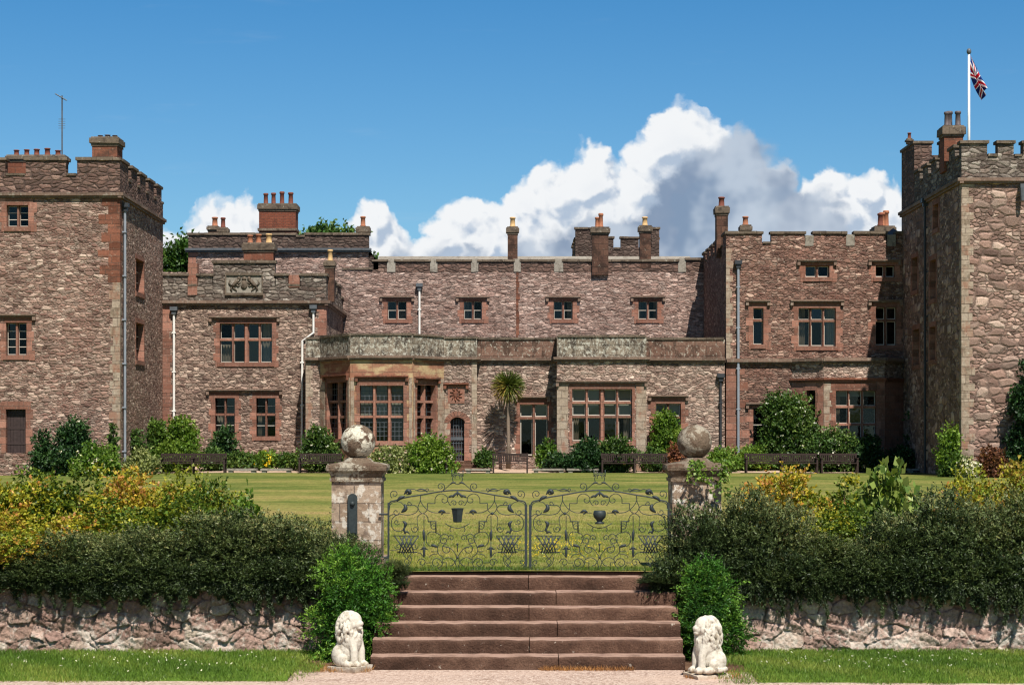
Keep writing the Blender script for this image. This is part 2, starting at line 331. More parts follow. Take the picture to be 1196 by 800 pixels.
def lion_mat():
    q = mat('white_cast_stone'); co = q.n('ShaderNodeTexCoord').outputs['Object']
    f = q.noise(co, 26, 5, .7)
    col = q.mix(1.0, lin(208, 200, 184), q.ramp(f, [(.3, .76), (.7, 1.06)]), 'MULTIPLY')
    col = q.mix(q.step(q.noise(co, 8, 5, .7), .50, .66, 0, .6), col, lin(140, 126, 104))
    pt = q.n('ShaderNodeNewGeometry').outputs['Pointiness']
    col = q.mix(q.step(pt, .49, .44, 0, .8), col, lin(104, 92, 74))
    pz = q.n('ShaderNodeSeparateXYZ', {0: co}).outputs[2]
    col = q.mix(q.step(q.math('MULTIPLY_ADD', f, .06, pz), .02, .11, .6, 0), col, lin(166, 132, 104))
    return finish(q, col, .9, .15, f, .5, .012)
M['lion'] = lion_mat()
def wall_mat(name, pale):
    q = mat(name); co = q.n('ShaderNodeTexCoord').outputs['Object']
    a = q.n('ShaderNodeAttribute', None, attribute_name='stone').outputs['Fac']
    e = q.n('ShaderNodeAttribute', None, attribute_name='joint').outputs['Fac']
    p = 26 if pale else 8
    st = q.ramp(a, [(0, lin(118 + p, 94 + p, 82 + p)), (.2, lin(160 + p, 130 + p, 114 + p)), (.4, lin(138 + p, 106 + p, 94 + p)), (.6, lin(182 + p, 164 + p, 144 + p)), (.8, lin(146 + p, 114 + p, 102 + p)), (1, lin(186 + p, 158 + p, 142 + p))])
    f = q.noise(co, 24, 6, .75)
    st = q.mix(1.0, st, q.ramp(f, [(.3, .55), (.7, 1.32)]), 'MULTIPLY')
    st = q.mix(q.step(q.noise(co, 8, 6, .75), .54, .64, 0, .65), st, lin(202, 194, 180))
    st = q.mix(q.step(q.noise(q.vmath('ADD', co, (7, 2, 3)), 2.3, 5, .7), .52, .68, 0, .5), st, lin(112, 84, 74))
    z = q.n('ShaderNodeSeparateXYZ', {0: co}).outputs[2]
    wn = q.math('ADD', q.noise(co, 1.6, 5, .7), q.step(z, .8, .1, -.06, .10))
    mo = q.mix(q.step(wn, .52, .66), lin(112, 92, 80), lin(196, 184, 170))
    col = q.mix(e, st, mo)
    smear = q.math('MULTIPLY', q.step(wn, .56, .66), q.step(q.noise(co, 11, 5, .75), .42, .58))   # lime smeared over the lower courses
    col = q.mix(q.math('MULTIPLY', smear, .7), col, lin(206, 196, 182))
    return finish(q, col, .93, .12, f, .9, .03)
M['garden_wall'] = wall_mat('rose_rubble_garden_wall', False); M['garden_wall_pale'] = wall_mat('pale_rubble_garden_wall', True)
def ground_mats():
    q = mat('pink_gravel'); co = q.n('ShaderNodeTexCoord').outputs['Object']
    f = q.noise(co, 55, 4, .75)
    v = q.n('ShaderNodeTexVoronoi', {'Vector': co, 'Scale': 45.0})
    vc = q.n('ShaderNodeSeparateColor', {0: v.outputs['Color']}).outputs[0]
    col = q.ramp(vc, [(0, lin(150, 124, 110)), (.5, lin(190, 164, 148)), (1, lin(214, 194, 178))])
    col = q.mix(q.step(q.noise(q.scale(co, .5, 1.6), 1.0, 5, .65), .40, .66, 0, .6), col, lin(204, 178, 160))
    col = q.mix(q.step(q.noise(co, 2.3, 5, .7), .58, .70, 0, .5), col, lin(132, 104, 84))
    M['path'] = finish(q, col, .95, .1, q.math('ADD', v.outputs[0], f), .8, .02)
    q = mat('mown_lawn'); co = q.n('ShaderNodeTexCoord').outputs['Object']
    s = q.n('ShaderNodeSeparateXYZ', {0: co})
    wob = q.noise(q.scale(co, .05, .2), 1.0, 3)
    band = q.math('SINE', q.math('MULTIPLY_ADD', wob, 7.0, q.math('MULTIPLY', s.outputs[1], .42)))
    a = q.noise(q.scale(co, .16, .30), 1.0, 6, .66)
    b = q.noise(q.scale(co, 1.1, .9), 1.0, 6, .75)
    t = q.math('MULTIPLY_ADD', band, .035, q.math('MULTIPLY_ADD', b, .60, q.math('MULTIPLY', a, .75)))
    t = q.math('ADD', t, q.step(s.outputs[1], 82, 40, -.14, .0))
    col = q.ramp(t, [(.40, lin(76, 94, 40)), (.54, lin(106, 113, 54)), (.68, lin(136, 130, 72)), (.86, lin(158, 136, 88))])
    fine = q.noise(q.scale(co, 10, 2.5), 1.0, 5, .8)
    col = q.mix(1.0, col, q.ramp(fine, [(.28, .50), (.72, 1.34)]), 'MULTIPLY')
    M['lawn'] = finish(q, col, .95, .08, q.math('ADD', fine, b), .8, .06)
    q = mat('verge_turf'); co = q.n('ShaderNodeTexCoord').outputs['Object']
    col = q.ramp(q.noise(co, 2.0, 5, .7), [(.3, lin(62, 92, 30)), (.7, lin(104, 128, 48))])
    M['verge'] = finish(q, col, .95, .08, q.noise(co, 40, 4, .7), .8, .02)
    q = mat('bed_soil'); co = q.n('ShaderNodeTexCoord').outputs['Object']
    col = q.ramp(q.noise(co, 3.0, 5, .7), [(.3, lin(74, 54, 42)), (.7, lin(128, 100, 80))])
    M['soil'] = finish(q, col, .95, .08, q.noise(co, 20, 4, .7), .8, .05)
    q = mat('terrace_gravel'); co = q.n('ShaderNodeTexCoord').outputs['Object']
    col = q.ramp(q.noise(co, 1.0, 6, .7), [(.3, lin(150, 124, 106)), (.7, lin(198, 174, 152))])
    M['terrace'] = finish(q, col, .95, .08, q.noise(co, 20, 4, .7), .8, .03)
    q = mat('far_meadow'); co = q.n('ShaderNodeTexCoord').outputs['Object']
    col = q.ramp(q.noise(co, .05, 6, .7), [(.3, lin(70, 92, 42)), (.7, lin(112, 124, 60))])
    M['meadow'] = finish(q, col, .95, .08)
ground_mats()
def leafmat(name, stops, tr=.22, trc=None, rough=.5, spec=.3, jit=.35):
    q = mat(name)
    a = q.n('ShaderNodeAttribute', None, attribute_name='tone').outputs['Fac']
    ri = q.n('ShaderNodeNewGeometry').outputs['Random Per Island']
    col = q.ramp(a, [(p, lin(*c)) for p, c in stops])
    col = q.mix(1.0, col, q.ramp(ri, [(0, 1 - jit), (1, 1 + jit)]), 'MULTIPLY')
    oi = q.n('ShaderNodeObjectInfo').outputs['Random']                     # no two plants quite the same green
    col = q.mix(1.0, col, q.ramp(oi, [(0, (.80, .86, .84, 1)), (.5, (1.02, 1.0, .95, 1)), (1, (1.22, 1.14, .98, 1))]), 'MULTIPLY')
    tc = q.mix(1.0, col, (1.3, 1.35, .6, 1), 'MULTIPLY')
    return finish(q, col, rough, spec, trans=(tr, tc))
M['lf_dark'] = leafmat('dark_hedge_leaf', [(0, (38, 52, 28)), (.45, (66, 82, 44)), (.8, (106, 116, 72)), (1, (134, 126, 82))], .14)
M['lf_yellow'] = leafmat('golden_shrub_leaf', [(0, (66, 92, 32)), (.32, (116, 130, 40)), (.6, (160, 156, 48)), (.85, (176, 158, 56)), (1, (170, 118, 62))], .25)
M['lf_bright'] = leafmat('bright_yew_leaf', [(0, (36, 74, 24)), (.5, (66, 112, 34)), (1, (116, 150, 58))], .2)
M['lf_green'] = leafmat('green_leaf', [(0, (42, 66, 28)), (.5, (76, 104, 44)), (1, (124, 140, 70))], .2)
M['lf_light'] = leafmat('light_green_leaf', [(0, (62, 92, 32)), (.5, (100, 130, 46)), (1, (150, 168, 80))], .28)
M['lf_deep'] = leafmat('deep_green_leaf', [(0, (26, 48, 26)), (.5, (46, 76, 38)), (1, (82, 108, 56))], .15)
M['lf_red'] = leafmat('red_brown_leaf', [(0, (84, 54, 40)), (.5, (130, 80, 58)), (1, (150, 112, 66))], .2)
M['lf_greygreen'] = leafmat('grey_green_leaf', [(0, (92, 106, 64)), (.5, (132, 142, 90)), (1, (166, 170, 120))], .2)
M['lf_palm'] = leafmat('palm_leaf', [(0, (54, 68, 28)), (.5, (88, 100, 40)), (1, (148, 122, 60))], .15)
M['lf_tree'] = leafmat('tree_leaf', [(0, (34, 58, 26)), (.5, (66, 98, 42)), (1, (112, 134, 62))], .25)
M['blade'] = leafmat('grass_blade', [(0, (60, 90, 28)), (.5, (94, 122, 44)), (.8, (132, 144, 66)), (1, (182, 170, 108))], .25)
M['lawn_blade'] = leafmat('lawn_blade', [(0, (74, 98, 34)), (.4, (112, 128, 52)), (.75, (146, 146, 72)), (1, (180, 162, 98))], .2)
M['fl_white'] = leafmat('white_petal', [(0, (226, 220, 196)), (1, (244, 240, 228))], .2, jit=.08)
M['fl_yellow'] = leafmat('yellow_petal', [(0, (232, 200, 40)), (1, (240, 214, 70))], .2, jit=.08)
M['fl_pink'] = leafmat('pink_petal', [(0, (226, 186, 168)), (1, (238, 214, 200))], .2, jit=.1)
M['dry'] = leafmat('dry_stalk', [(0, (120, 78, 44)), (1, (190, 140, 84))], .2)
def flag_mat():
    q = mat('flag_cloth'); uv = q.n('ShaderNodeSeparateXYZ', {0: uvn(q)})
    u, v = uv.outputs[0], uv.outputs[1]          # 0..2 along the fly, 0..1 up the hoist
    RED, WH, BL = lin(190, 26, 44), lin(236, 234, 234), lin(30, 44, 110)
    au = q.math('ABSOLUTE', q.math('SUBTRACT', u, 1.0)); av = q.math('ABSOLUTE', q.math('SUBTRACT', v, .5))
    dg = q.math('ABSOLUTE', q.math('SUBTRACT', q.math('MULTIPLY', au, .5), av))
    col = q.mix(q.math('LESS_THAN', dg, .11), BL, WH)
    col = q.mix(q.math('LESS_THAN', dg, .045), col, RED)
    cr = q.math('MINIMUM', au, av)
    col = q.mix(q.math('LESS_THAN', cr, .16), col, WH)
    col = q.mix(q.math('LESS_THAN', cr, .10), col, RED)
    return finish(q, col, .8, .15, trans=(.3, col))
M['flag'] = flag_mat()

# ---------------------------------------------------------------- mesh helpers
rng = random.Random(7)
NR = np.random.default_rng(11)
class Fr:
    """A wall line: u runs along it (seen from outside, left to right), w points outwards, z up."""
    def __init__(s, a, b):
        s.a = Vector((a[0], a[1])); t = Vector((b[0] - a[0], b[1] - a[1])); s.L = t.length; s.t = t / s.L
        s.n = Vector((s.t.y, -s.t.x))
    def p(s, u, w, z):
        q = s.a + s.t * u + s.n * w; return (q.x, q.y, z)
def FX(d):                       # a wall facing the viewer: u equals world x
    return Fr((0, d), (1, d))
def X(px, d): return (px - CX) * d / F
def Z(py, d): return CAM_H + (CY - py) * d / F
class MB:
    def __init__(s): s.v, s.f, s.m = [], [], []
    def poly(s, pts, mi=0):
        i = len(s.v); s.v += [tuple(p) for p in pts]; s.f.append(tuple(range(i, i + len(pts)))); s.m.append(mi)
    def box(s, fr, u0, u1, w0, w1, z0, z1, mi=0, j=0.0):
        r = lambda: rng.uniform(-j, j) if j else 0.0
        i = len(s.v)
        for z in (z0, z1):
            for (u, w) in ((u0, w1), (u1, w1), (u1, w0), (u0, w0)):
                s.v.append(fr.p(u + r(), w + r(), z + r()))
        for f in ((0, 1, 5, 4), (1, 2, 6, 5), (2, 3, 7, 6), (3, 0, 4, 7), (4, 5, 6, 7), (3, 2, 1, 0)):
            s.f.append(tuple(i + k for k in f)); s.m.append(mi)
    def prism(s, fr, prof, z0, z1, mi=0):            # prof: (u,w) points counter-clockwise seen from above
        n = len(prof); i = len(s.v)
        for z in (z0, z1):
            for (u, w) in prof: s.v.append(fr.p(u, w, z))
        for k in range(n):
            a, b = k, (k + 1) % n
            s.f.append((i + a, i + b, i + n + b, i + n + a)); s.m.append(mi)
        s.f.append(tuple(i + n + k for k in range(n))); s.m.append(mi)
        s.f.append(tuple(i + k for k in reversed(range(n)))); s.m.append(mi)
    def lathe(s, c, prof, n=12, mi=0, cap=True):
        i = len(s.v)
        for (r, z) in prof:
            for k in range(n):
                a = 2 * math.pi * k / n; s.v.append((c[0] + r * math.cos(a), c[1] + r * math.sin(a), c[2] + z))
        for j in range(len(prof) - 1):
            for k in range(n):
                a, b = k, (k + 1) % n
                s.f.append((i + j * n + a, i + j * n + b, i + (j + 1) * n + b, i + (j + 1) * n + a)); s.m.append(mi)
        if cap:
            s.f.append(tuple(i + k for k in reversed(range(n)))); s.m.append(mi)
            j = len(prof) - 1; s.f.append(tuple(i + j * n + k for k in range(n))); s.m.append(mi)
    def tube(s, pts, r, n=6, mi=0):
        pts = [Vector(p) for p in pts]
        if len(pts) < 2: return
        rs = r if hasattr(r, '__len__') else [r] * len(pts)
        i = len(s.v); prev = None
        for k, p in enumerate(pts):
            d = (pts[min(k + 1, len(pts) - 1)] - pts[max(k - 1, 0)])
            if d.length < 1e-9: d = Vector((0, 0, 1))
            d.normalize()
            if prev is None: prev = d.orthogonal().normalized()
            sd = (prev - d * prev.dot(d))
            if sd.length < 1e-6: sd = d.orthogonal()
            sd.normalize(); prev = sd; up = d.cross(sd)
            for q in range(n):
                a = 2 * math.pi * q / n
                s.v.append(tuple(p + (sd * math.cos(a) + up * math.sin(a)) * rs[k]))
        for k in range(len(pts) - 1):
            for q in range(n):
                a, b = q, (q + 1) % n
                s.f.append((i + k * n + a, i + k * n + b, i + (k + 1) * n + b, i + (k + 1) * n + a)); s.m.append(mi)
        s.f.append(tuple(i + q for q in reversed(range(n)))); s.m.append(mi)
        k = len(pts) - 1; s.f.append(tuple(i + k * n + q for q in range(n))); s.m.append(mi)
    def ball(s, c, rx, ry=None, rz=None, nu=14, nv=9, mi=0, rot=None):
        ry = ry or rx; rz = rz or rx; i = len(s.v); c = Vector(c)
        def P(x, y, z):
            v = Vector((x * rx, y * ry, z * rz))
            if rot is not None: v = rot @ v
            return tuple(c + v)
        s.v.append(P(0, 0, -1))
        for j in range(1, nv):
            ph = -math.pi / 2 + math.pi * j / nv
            for k in range(nu):
                a = 2 * math.pi * k / nu; s.v.append(P(math.cos(ph) * math.cos(a), math.cos(ph) * math.sin(a), math.sin(ph)))
        s.v.append(P(0, 0, 1)); top = len(s.v) - 1
        for k in range(nu):
            s.f.append((i, i + 1 + (k + 1) % nu, i + 1 + k)); s.m.append(mi)
            b = i + 1 + (nv - 2) * nu
            s.f.append((top, b + k, b + (k + 1) % nu)); s.m.append(mi)
        for j in range(nv - 2):
            for k in range(nu):
                a, b2 = i + 1 + j * nu + k, i + 1 + j * nu + (k + 1) % nu
                s.f.append((a, b2, b2 + nu, a + nu)); s.m.append(mi)
    def wall(s, fr, u0, u1, z0, z1, holes=(), recess=.32, mi=0, w=0.0):
        us = sorted({u0, u1, *[min(max(h[0], u0), u1) for h in holes], *[min(max(h[1], u0), u1) for h in holes]})
        zs = sorted({z0, z1, *[h[2] for h in holes], *[h[3] for h in holes]})
        for i in range(len(us) - 1):
            for j in range(len(zs) - 1):
                cu, cz = (us[i] + us[i + 1]) / 2, (zs[j] + zs[j + 1]) / 2
                if any(h[0] < cu < h[1] and h[2] < cz < h[3] for h in holes): continue
                s.poly([fr.p(us[i], w, zs[j]), fr.p(us[i + 1], w, zs[j]), fr.p(us[i + 1], w, zs[j + 1]), fr.p(us[i], w, zs[j + 1])], mi)
        for (a, b, c, d) in holes:
            q = w - recess
            s.poly([fr.p(a, w, c), fr.p(a, q, c), fr.p(a, q, d), fr.p(a, w, d)], mi)
            s.poly([fr.p(b, q, c), fr.p(b, w, c), fr.p(b, w, d), fr.p(b, q, d)], mi)
            s.poly([fr.p(a, w, c), fr.p(b, w, c), fr.p(b, q, c), fr.p(a, q, c)], mi)
            s.poly([fr.p(a, q, d), fr.p(b, q, d), fr.p(b, w, d), fr.p(a, w, d)], mi)
    def build(s, name, mats, parent=None, smooth=False, origin=None):
        me = bpy.data.meshes.new(name)
        o0 = Vector(origin) if origin is not None else None
        vv = [tuple(Vector(p) - o0) for p in s.v] if o0 is not None else s.v
        me.from_pydata(vv, [], s.f)
        for m in (mats if isinstance(mats, (list, tuple)) else [mats]): me.materials.append(m)
        me.polygons.foreach_set('material_index', s.m)
        me.polygons.foreach_set('use_smooth', [smooth] * len(s.f))
        me.update()
        uvl = me.uv_layers.new(name='UVMap')
        co = np.empty(len(me.vertices) * 3, dtype=np.float32); me.vertices.foreach_get('co', co); co = co.reshape(-1, 3)
        nl = len(me.loops)
        vi = np.empty(nl, dtype=np.int32); me.loops.foreach_get('vertex_index', vi)
        no = np.empty(len(me.polygons) * 3, dtype=np.float32); me.polygons.foreach_get('normal', no); no = no.reshape(-1, 3)
        tot = np.empty(len(me.polygons), dtype=np.int32); me.polygons.foreach_get('loop_total', tot)
        ln = np.repeat(no, tot, axis=0); p = co[vi]
        h = np.hypot(ln[:, 0], ln[:, 1]); flat = np.abs(ln[:, 2]) > .75; h = np.where(h < 1e-6, 1, h)
        u = np.where(flat, p[:, 0], (-ln[:, 1] * p[:, 0] + ln[:, 0] * p[:, 1]) / h)
        v = np.where(flat, p[:, 1], p[:, 2])
        uvl.data.foreach_set('uv', np.stack([u, v], 1).astype(np.float32).ravel())
        o = bpy.data.objects.new(name, me); COL.objects.link(o)
        if o0 is not None: o.location = o0
        if parent is not None: attach(o, parent)
        return o
def wloc(o):
    l = Vector(o.location)
    while o.parent: o = o.parent; l += Vector(o.location)
    return l
def attach(o, parent):
    l = wloc(parent); o.location = Vector(o.location) - l; o.parent = parent
def tag(o, label=None, cat=None, group=None, kind=None):
    if label: o['label'] = label
    if cat: o['category'] = cat
    if group: o['group'] = group
    if kind: o['kind'] = kind
    return o
def thing(name, loc, label, cat, group=None):
    o = bpy.data.objects.new(name, None); COL.objects.link(o); o.location = loc; o.empty_display_size = .3
    return tag(o, label, cat, group)
def copy_tree(o, parent=None):
    c = o.copy(); COL.objects.link(c)
    if parent is not None: c.parent = parent
    for ch in list(o.children): copy_tree(ch, c)
    return c

# ---------------------------------------------------------------- foliage helpers (numpy)
def unit(a): return a / np.maximum(np.linalg.norm(a, axis=1, keepdims=True), 1e-9)
def leaf_mesh(name, P, D, L, Wd, tone, mt, curl=.15):
    """One folded four-sided leaf per row of P."""
    n = len(P); D = unit(D); Rn = unit(NR.normal(size=(n, 3))); S = unit(np.cross(D, Rn)); N = np.cross(S, D)
    L = np.broadcast_to(np.asarray(L, float), (n,))[:, None]; Wd = np.broadcast_to(np.asarray(Wd, float), (n,))[:, None]
    mid = P + D * L * .45 + N * L * curl
    V = np.stack([P, mid + S * Wd * .5, P + D * L, mid - S * Wd * .5], 1).reshape(-1, 3)
    me = bpy.data.meshes.new(name)
    me.vertices.add(n * 4); me.loops.add(n * 4); me.polygons.add(n)
    me.vertices.foreach_set('co', V.astype(np.float32).ravel())
    me.loops.foreach_set('vertex_index', np.arange(n * 4, dtype=np.int32))
    me.polygons.foreach_set('loop_start', np.arange(0, n * 4, 4, dtype=np.int32))
    me.update(calc_edges=True)
    at = me.attributes.new('tone', 'FLOAT', 'POINT')
    at.data.foreach_set('value', np.repeat(np.clip(tone, 0, 1), 4).astype(np.float32))
    me.materials.append(mt); return me
def put(name, me, parent=None, loc=(0, 0, 0)):
    o = bpy.data.objects.new(name, me); COL.objects.link(o); o.location = loc
    if parent is not None: o.parent = parent
    return o
def clumps(n, rx, ry, rz, rc, low=.0, seed=0):
    """n clump centres filling a half-dome of radii rx, ry, rz standing on z=0."""
    r = np.random.default_rng(seed); out = []
    while len(out) < n:
        p = r.uniform(-1, 1, 3); p[2] = r.uniform(low, 1)
        if np.linalg.norm(p) > 1: continue
        out.append((p[0] * (rx - rc * .6), p[1] * (ry - rc * .6), max(.0, p[2] * (rz - rc * .5)), rc * r.uniform(.6, 1.25), r.uniform(0, 1)))
    return out
def shoots(cl, per, seglen, nleaf, L, Wd, up=.5, spread=.7, droop=.0, seed=0, tone=(.25, .5), jl=.35, shell=(.25, .85)):
    """Leaves set along short shoots that start in the clumps and grow out- and upwards."""
    r = np.random.default_rng(seed); PP, DD, TT, LL = [], [], [], []
    for (x, y, z, rc, tn) in cl:
        m = max(3, int(per * (rc ** 2)))
        d = unit(r.normal(size=(m, 3))); lump = 1 + .16 * np.sin(d[:, :1] * 6 + tn * 40) * np.sin(d[:, 1:2] * 5 + 2) + .12 * np.sin(d[:, 2:3] * 9 + x * 7)
        o = np.array([x, y, z]) + d * rc * r.uniform(shell[0], shell[1], (m, 1)) * lump
        dr = unit(d + np.array([0, 0, up]) + r.normal(size=(m, 3)) * .35)
        sl = seglen * r.uniform(.5, 1.4, (m, 1)) * np.where(r.random((m, 1)) < .06, 1.9, 1.0)
        for k in range(nleaf):
            s = (k + r.uniform(0, 1, (m, 1))) / nleaf
            p = o + dr * sl * s; p[:, 2:3] -= droop * (s * sl) ** 1.5
            PP.append(p); DD.append(unit(dr * .8 + r.normal(size=(m, 3)) * spread))
            TT.append(np.full(m, tone[0] + tn * tone[1]) + r.normal(size=m) * .08 + .22 * (s[:, 0] - .5)); LL.append(L * r.uniform(1 - jl, 1 + jl, m))
    P, D, T, LL = np.concatenate(PP), np.concatenate(DD), np.concatenate(TT), np.concatenate(LL)
    return P, D, LL, Wd * LL / L, T
def stems(name, cl, r0, parent, m=None, base=(0, 0, 0), trunk=None):
    mb = MB()
    for (x, y, z, rc, tn) in cl[:14]:
        a = Vector((x * .12, y * .12, 0)) + Vector(base); b = Vector((x, y, z)) + Vector(base)
        mid = a.lerp(b, .5) + Vector((rng.uniform(-.1, .1), rng.uniform(-.1, .1), .12)) * (b - a).length * .6
        mb.tube([a, mid, b], [r0, r0 * .7, r0 * .3], 5)
    if trunk: mb.tube(trunk, [r0 * 2.4, r0 * 1.9, r0 * 1.2], 8)
    me_o = mb.build(name, m or M['stem'], None, True); me_o.parent = parent
    return me_o

# ---------------------------------------------------------------- the setting: ground, path, verges, lawn, terrace
LZ = .93                                              # lawn level, the path lies at 0
def sheet(name, x0, x1, y0, y1, z, mt, nx=1, ny=1, amp=0.0, zf=None, kind='structure'):
    mb = MB(); nz = lambda x, y: amp * (math.sin(x * 1.7 + y * .9) * .5 + math.sin(x * .43 - y * .31 + 2) * .5)
    for j in range(ny + 1):
        for i in range(nx + 1):
            x = x0 + (x1 - x0) * i / nx; y = y0 + (y1 - y0) * j / ny
            mb.v.append((x, y, (zf(x, y) if zf else z) + nz(x, y)))
    for j in range(ny):
        for i in range(nx):
            a = j * (nx + 1) + i; mb.f.append((a, a + 1, a + nx + 2, a + nx + 1)); mb.m.append(0)
    o = mb.build(name, mt, None, True); o['kind'] = kind; return o
sheet('ground', -3000, 3000, -600, 5000, -.12, M['meadow'])
sheet('path', -60, 60, -40, 23.2, 0.0, M['path'], 60, 60, .006)
vl = lambda x, y: .055 * min(1, max(0, (y - 20.12) / .35)) - .008
sheet('grass_verge', -40, -2.30, 20.13, 22.7, 0, M['verge'], 90, 20, .012, vl)
sheet('grass_verge', 2.52, 40, 19.96, 22.7, 0, M['verge'], 90, 20, .012, lambda x, y: .055 * min(1, max(0, (y - 19.95) / .35)) - .008)
sheet('lawn', -75, 75, 22.85, 88.6, LZ, M['lawn'], 60, 60, .018)
for sx_ in (-1, 1):
    sheet('bank', *sorted((sx_ * 8.95, sx_ * 75)), 21.9, 22.86, 0, M['verge'], 40, 6, .01, lambda x, y: LZ * min(1, max(-.05, (y - 21.95) / .9)))
sheet('terrace', -75, 75, 88.55, 140, 1.2, M['terrace'], 30, 6, .01, lambda x, y: LZ + .27 * min(1, max(0, (y - 88.55) / 1.0)) + .1 * min(1, max(0, (y - 89.5) / 2.0)))

# ---------------------------------------------------------------- castle: building helpers
def coping(mb, fr, u0, u1, w0, w1, z, th=.11, over=.07, mi=0, bl=.8):
    u = u0 - (over if bl else 0); end = u1 + over
    while u < end - 1e-3:
        e = min(end, u + bl * rng.uniform(.7, 1.3))
        if end - e < .3: e = end
        dz = rng.uniform(-.012, .012)
        mb.box(fr, u + .004, e - .004, w0 - over, w1 + over + rng.uniform(-.008, .008), z - .01, z + th + dz, mi, .007); u = e
def string_course(B, fr, u0, u1, z, over=.16, th=.2, m='coping', th2=.09):
    mb = MB(); u = u0
    while u < u1 - 1e-3:
        e = min(u1, u + rng.uniform(.9, 1.6))
        if u1 - e < .4: e = u1
        mb.box(fr, u + .003, e - .003, -.06, over + rng.uniform(-.006, .006), z, z + th * .55, 0, .004)
        mb.box(fr, u + .003, e - .003, -.06, over * .55, z - th2, z + .002, 0, .003); u = e
    return mb.build('string_course', M[m], B)
def parapet(B, fr, z0, zc, mer, u0, u1, th=.45, w=.0, m='rub_parapet', name='parapet', fill=(), cop='coping'):
    """Low wall z0..zc with merlons (ua, ub, ztop); fill = pale blocks closing a crenel (ua, ub, ztop)."""
    mb = MB()
    mb.box(fr, u0, u1, w - th, w, z0, zc)
    for (a, b, zt) in mer: mb.box(fr, a, b, w - th + .002, w - .002, zc - .004, zt)
    o = mb.build(name, M[m], B)
    e = sorted(mer)
    for (a, b, zt) in e: cb = MB(); coping(cb, fr, a, b, w - th, w, zt); cb.build('coping', M[cop], o)
    p = u0
    for (a, b, zt) in e + [(u1, u1, 0)]:
        if a - p > .12 and not any(f[0] < (p + a) / 2 < f[1] for f in fill): cb = MB(); coping(cb, fr, p + .08, a - .08, w - th, w, zc, .09, .05); cb.build('coping', M[cop], o)
        p = max(p, b)
    if fill:
        for (a, b, zt) in fill:
            fb = MB(); fb.box(fr, a + .012, b - .012, w - th * .6, w + .03, zc - .12, zt, 0, .012); fb.build('pale_block', M['palestone'], o)
    return o
def quoins(B, fr, u, side, z0, z1, m='sand', wide=.62, narrow=.36, h=.36, pr=.014):
    """Alternating corner stones at u; side=+1 they run towards +u, -1 towards -u."""
    mb = MB(); z = z0; k = 0
    while z < z1 - .05:
        e = min(z1, z + h * rng.uniform(.8, 1.2)); L = (wide if k % 2 else narrow) * rng.uniform(.88, 1.12)
        a, b = (u, u + L) if side > 0 else (u - L, u)
        mb.box(fr, a, b, -.05, pr, z + .006, e - .006, 0, .004); z = e; k += 1
    return mb.build('quoins', M[m], B)
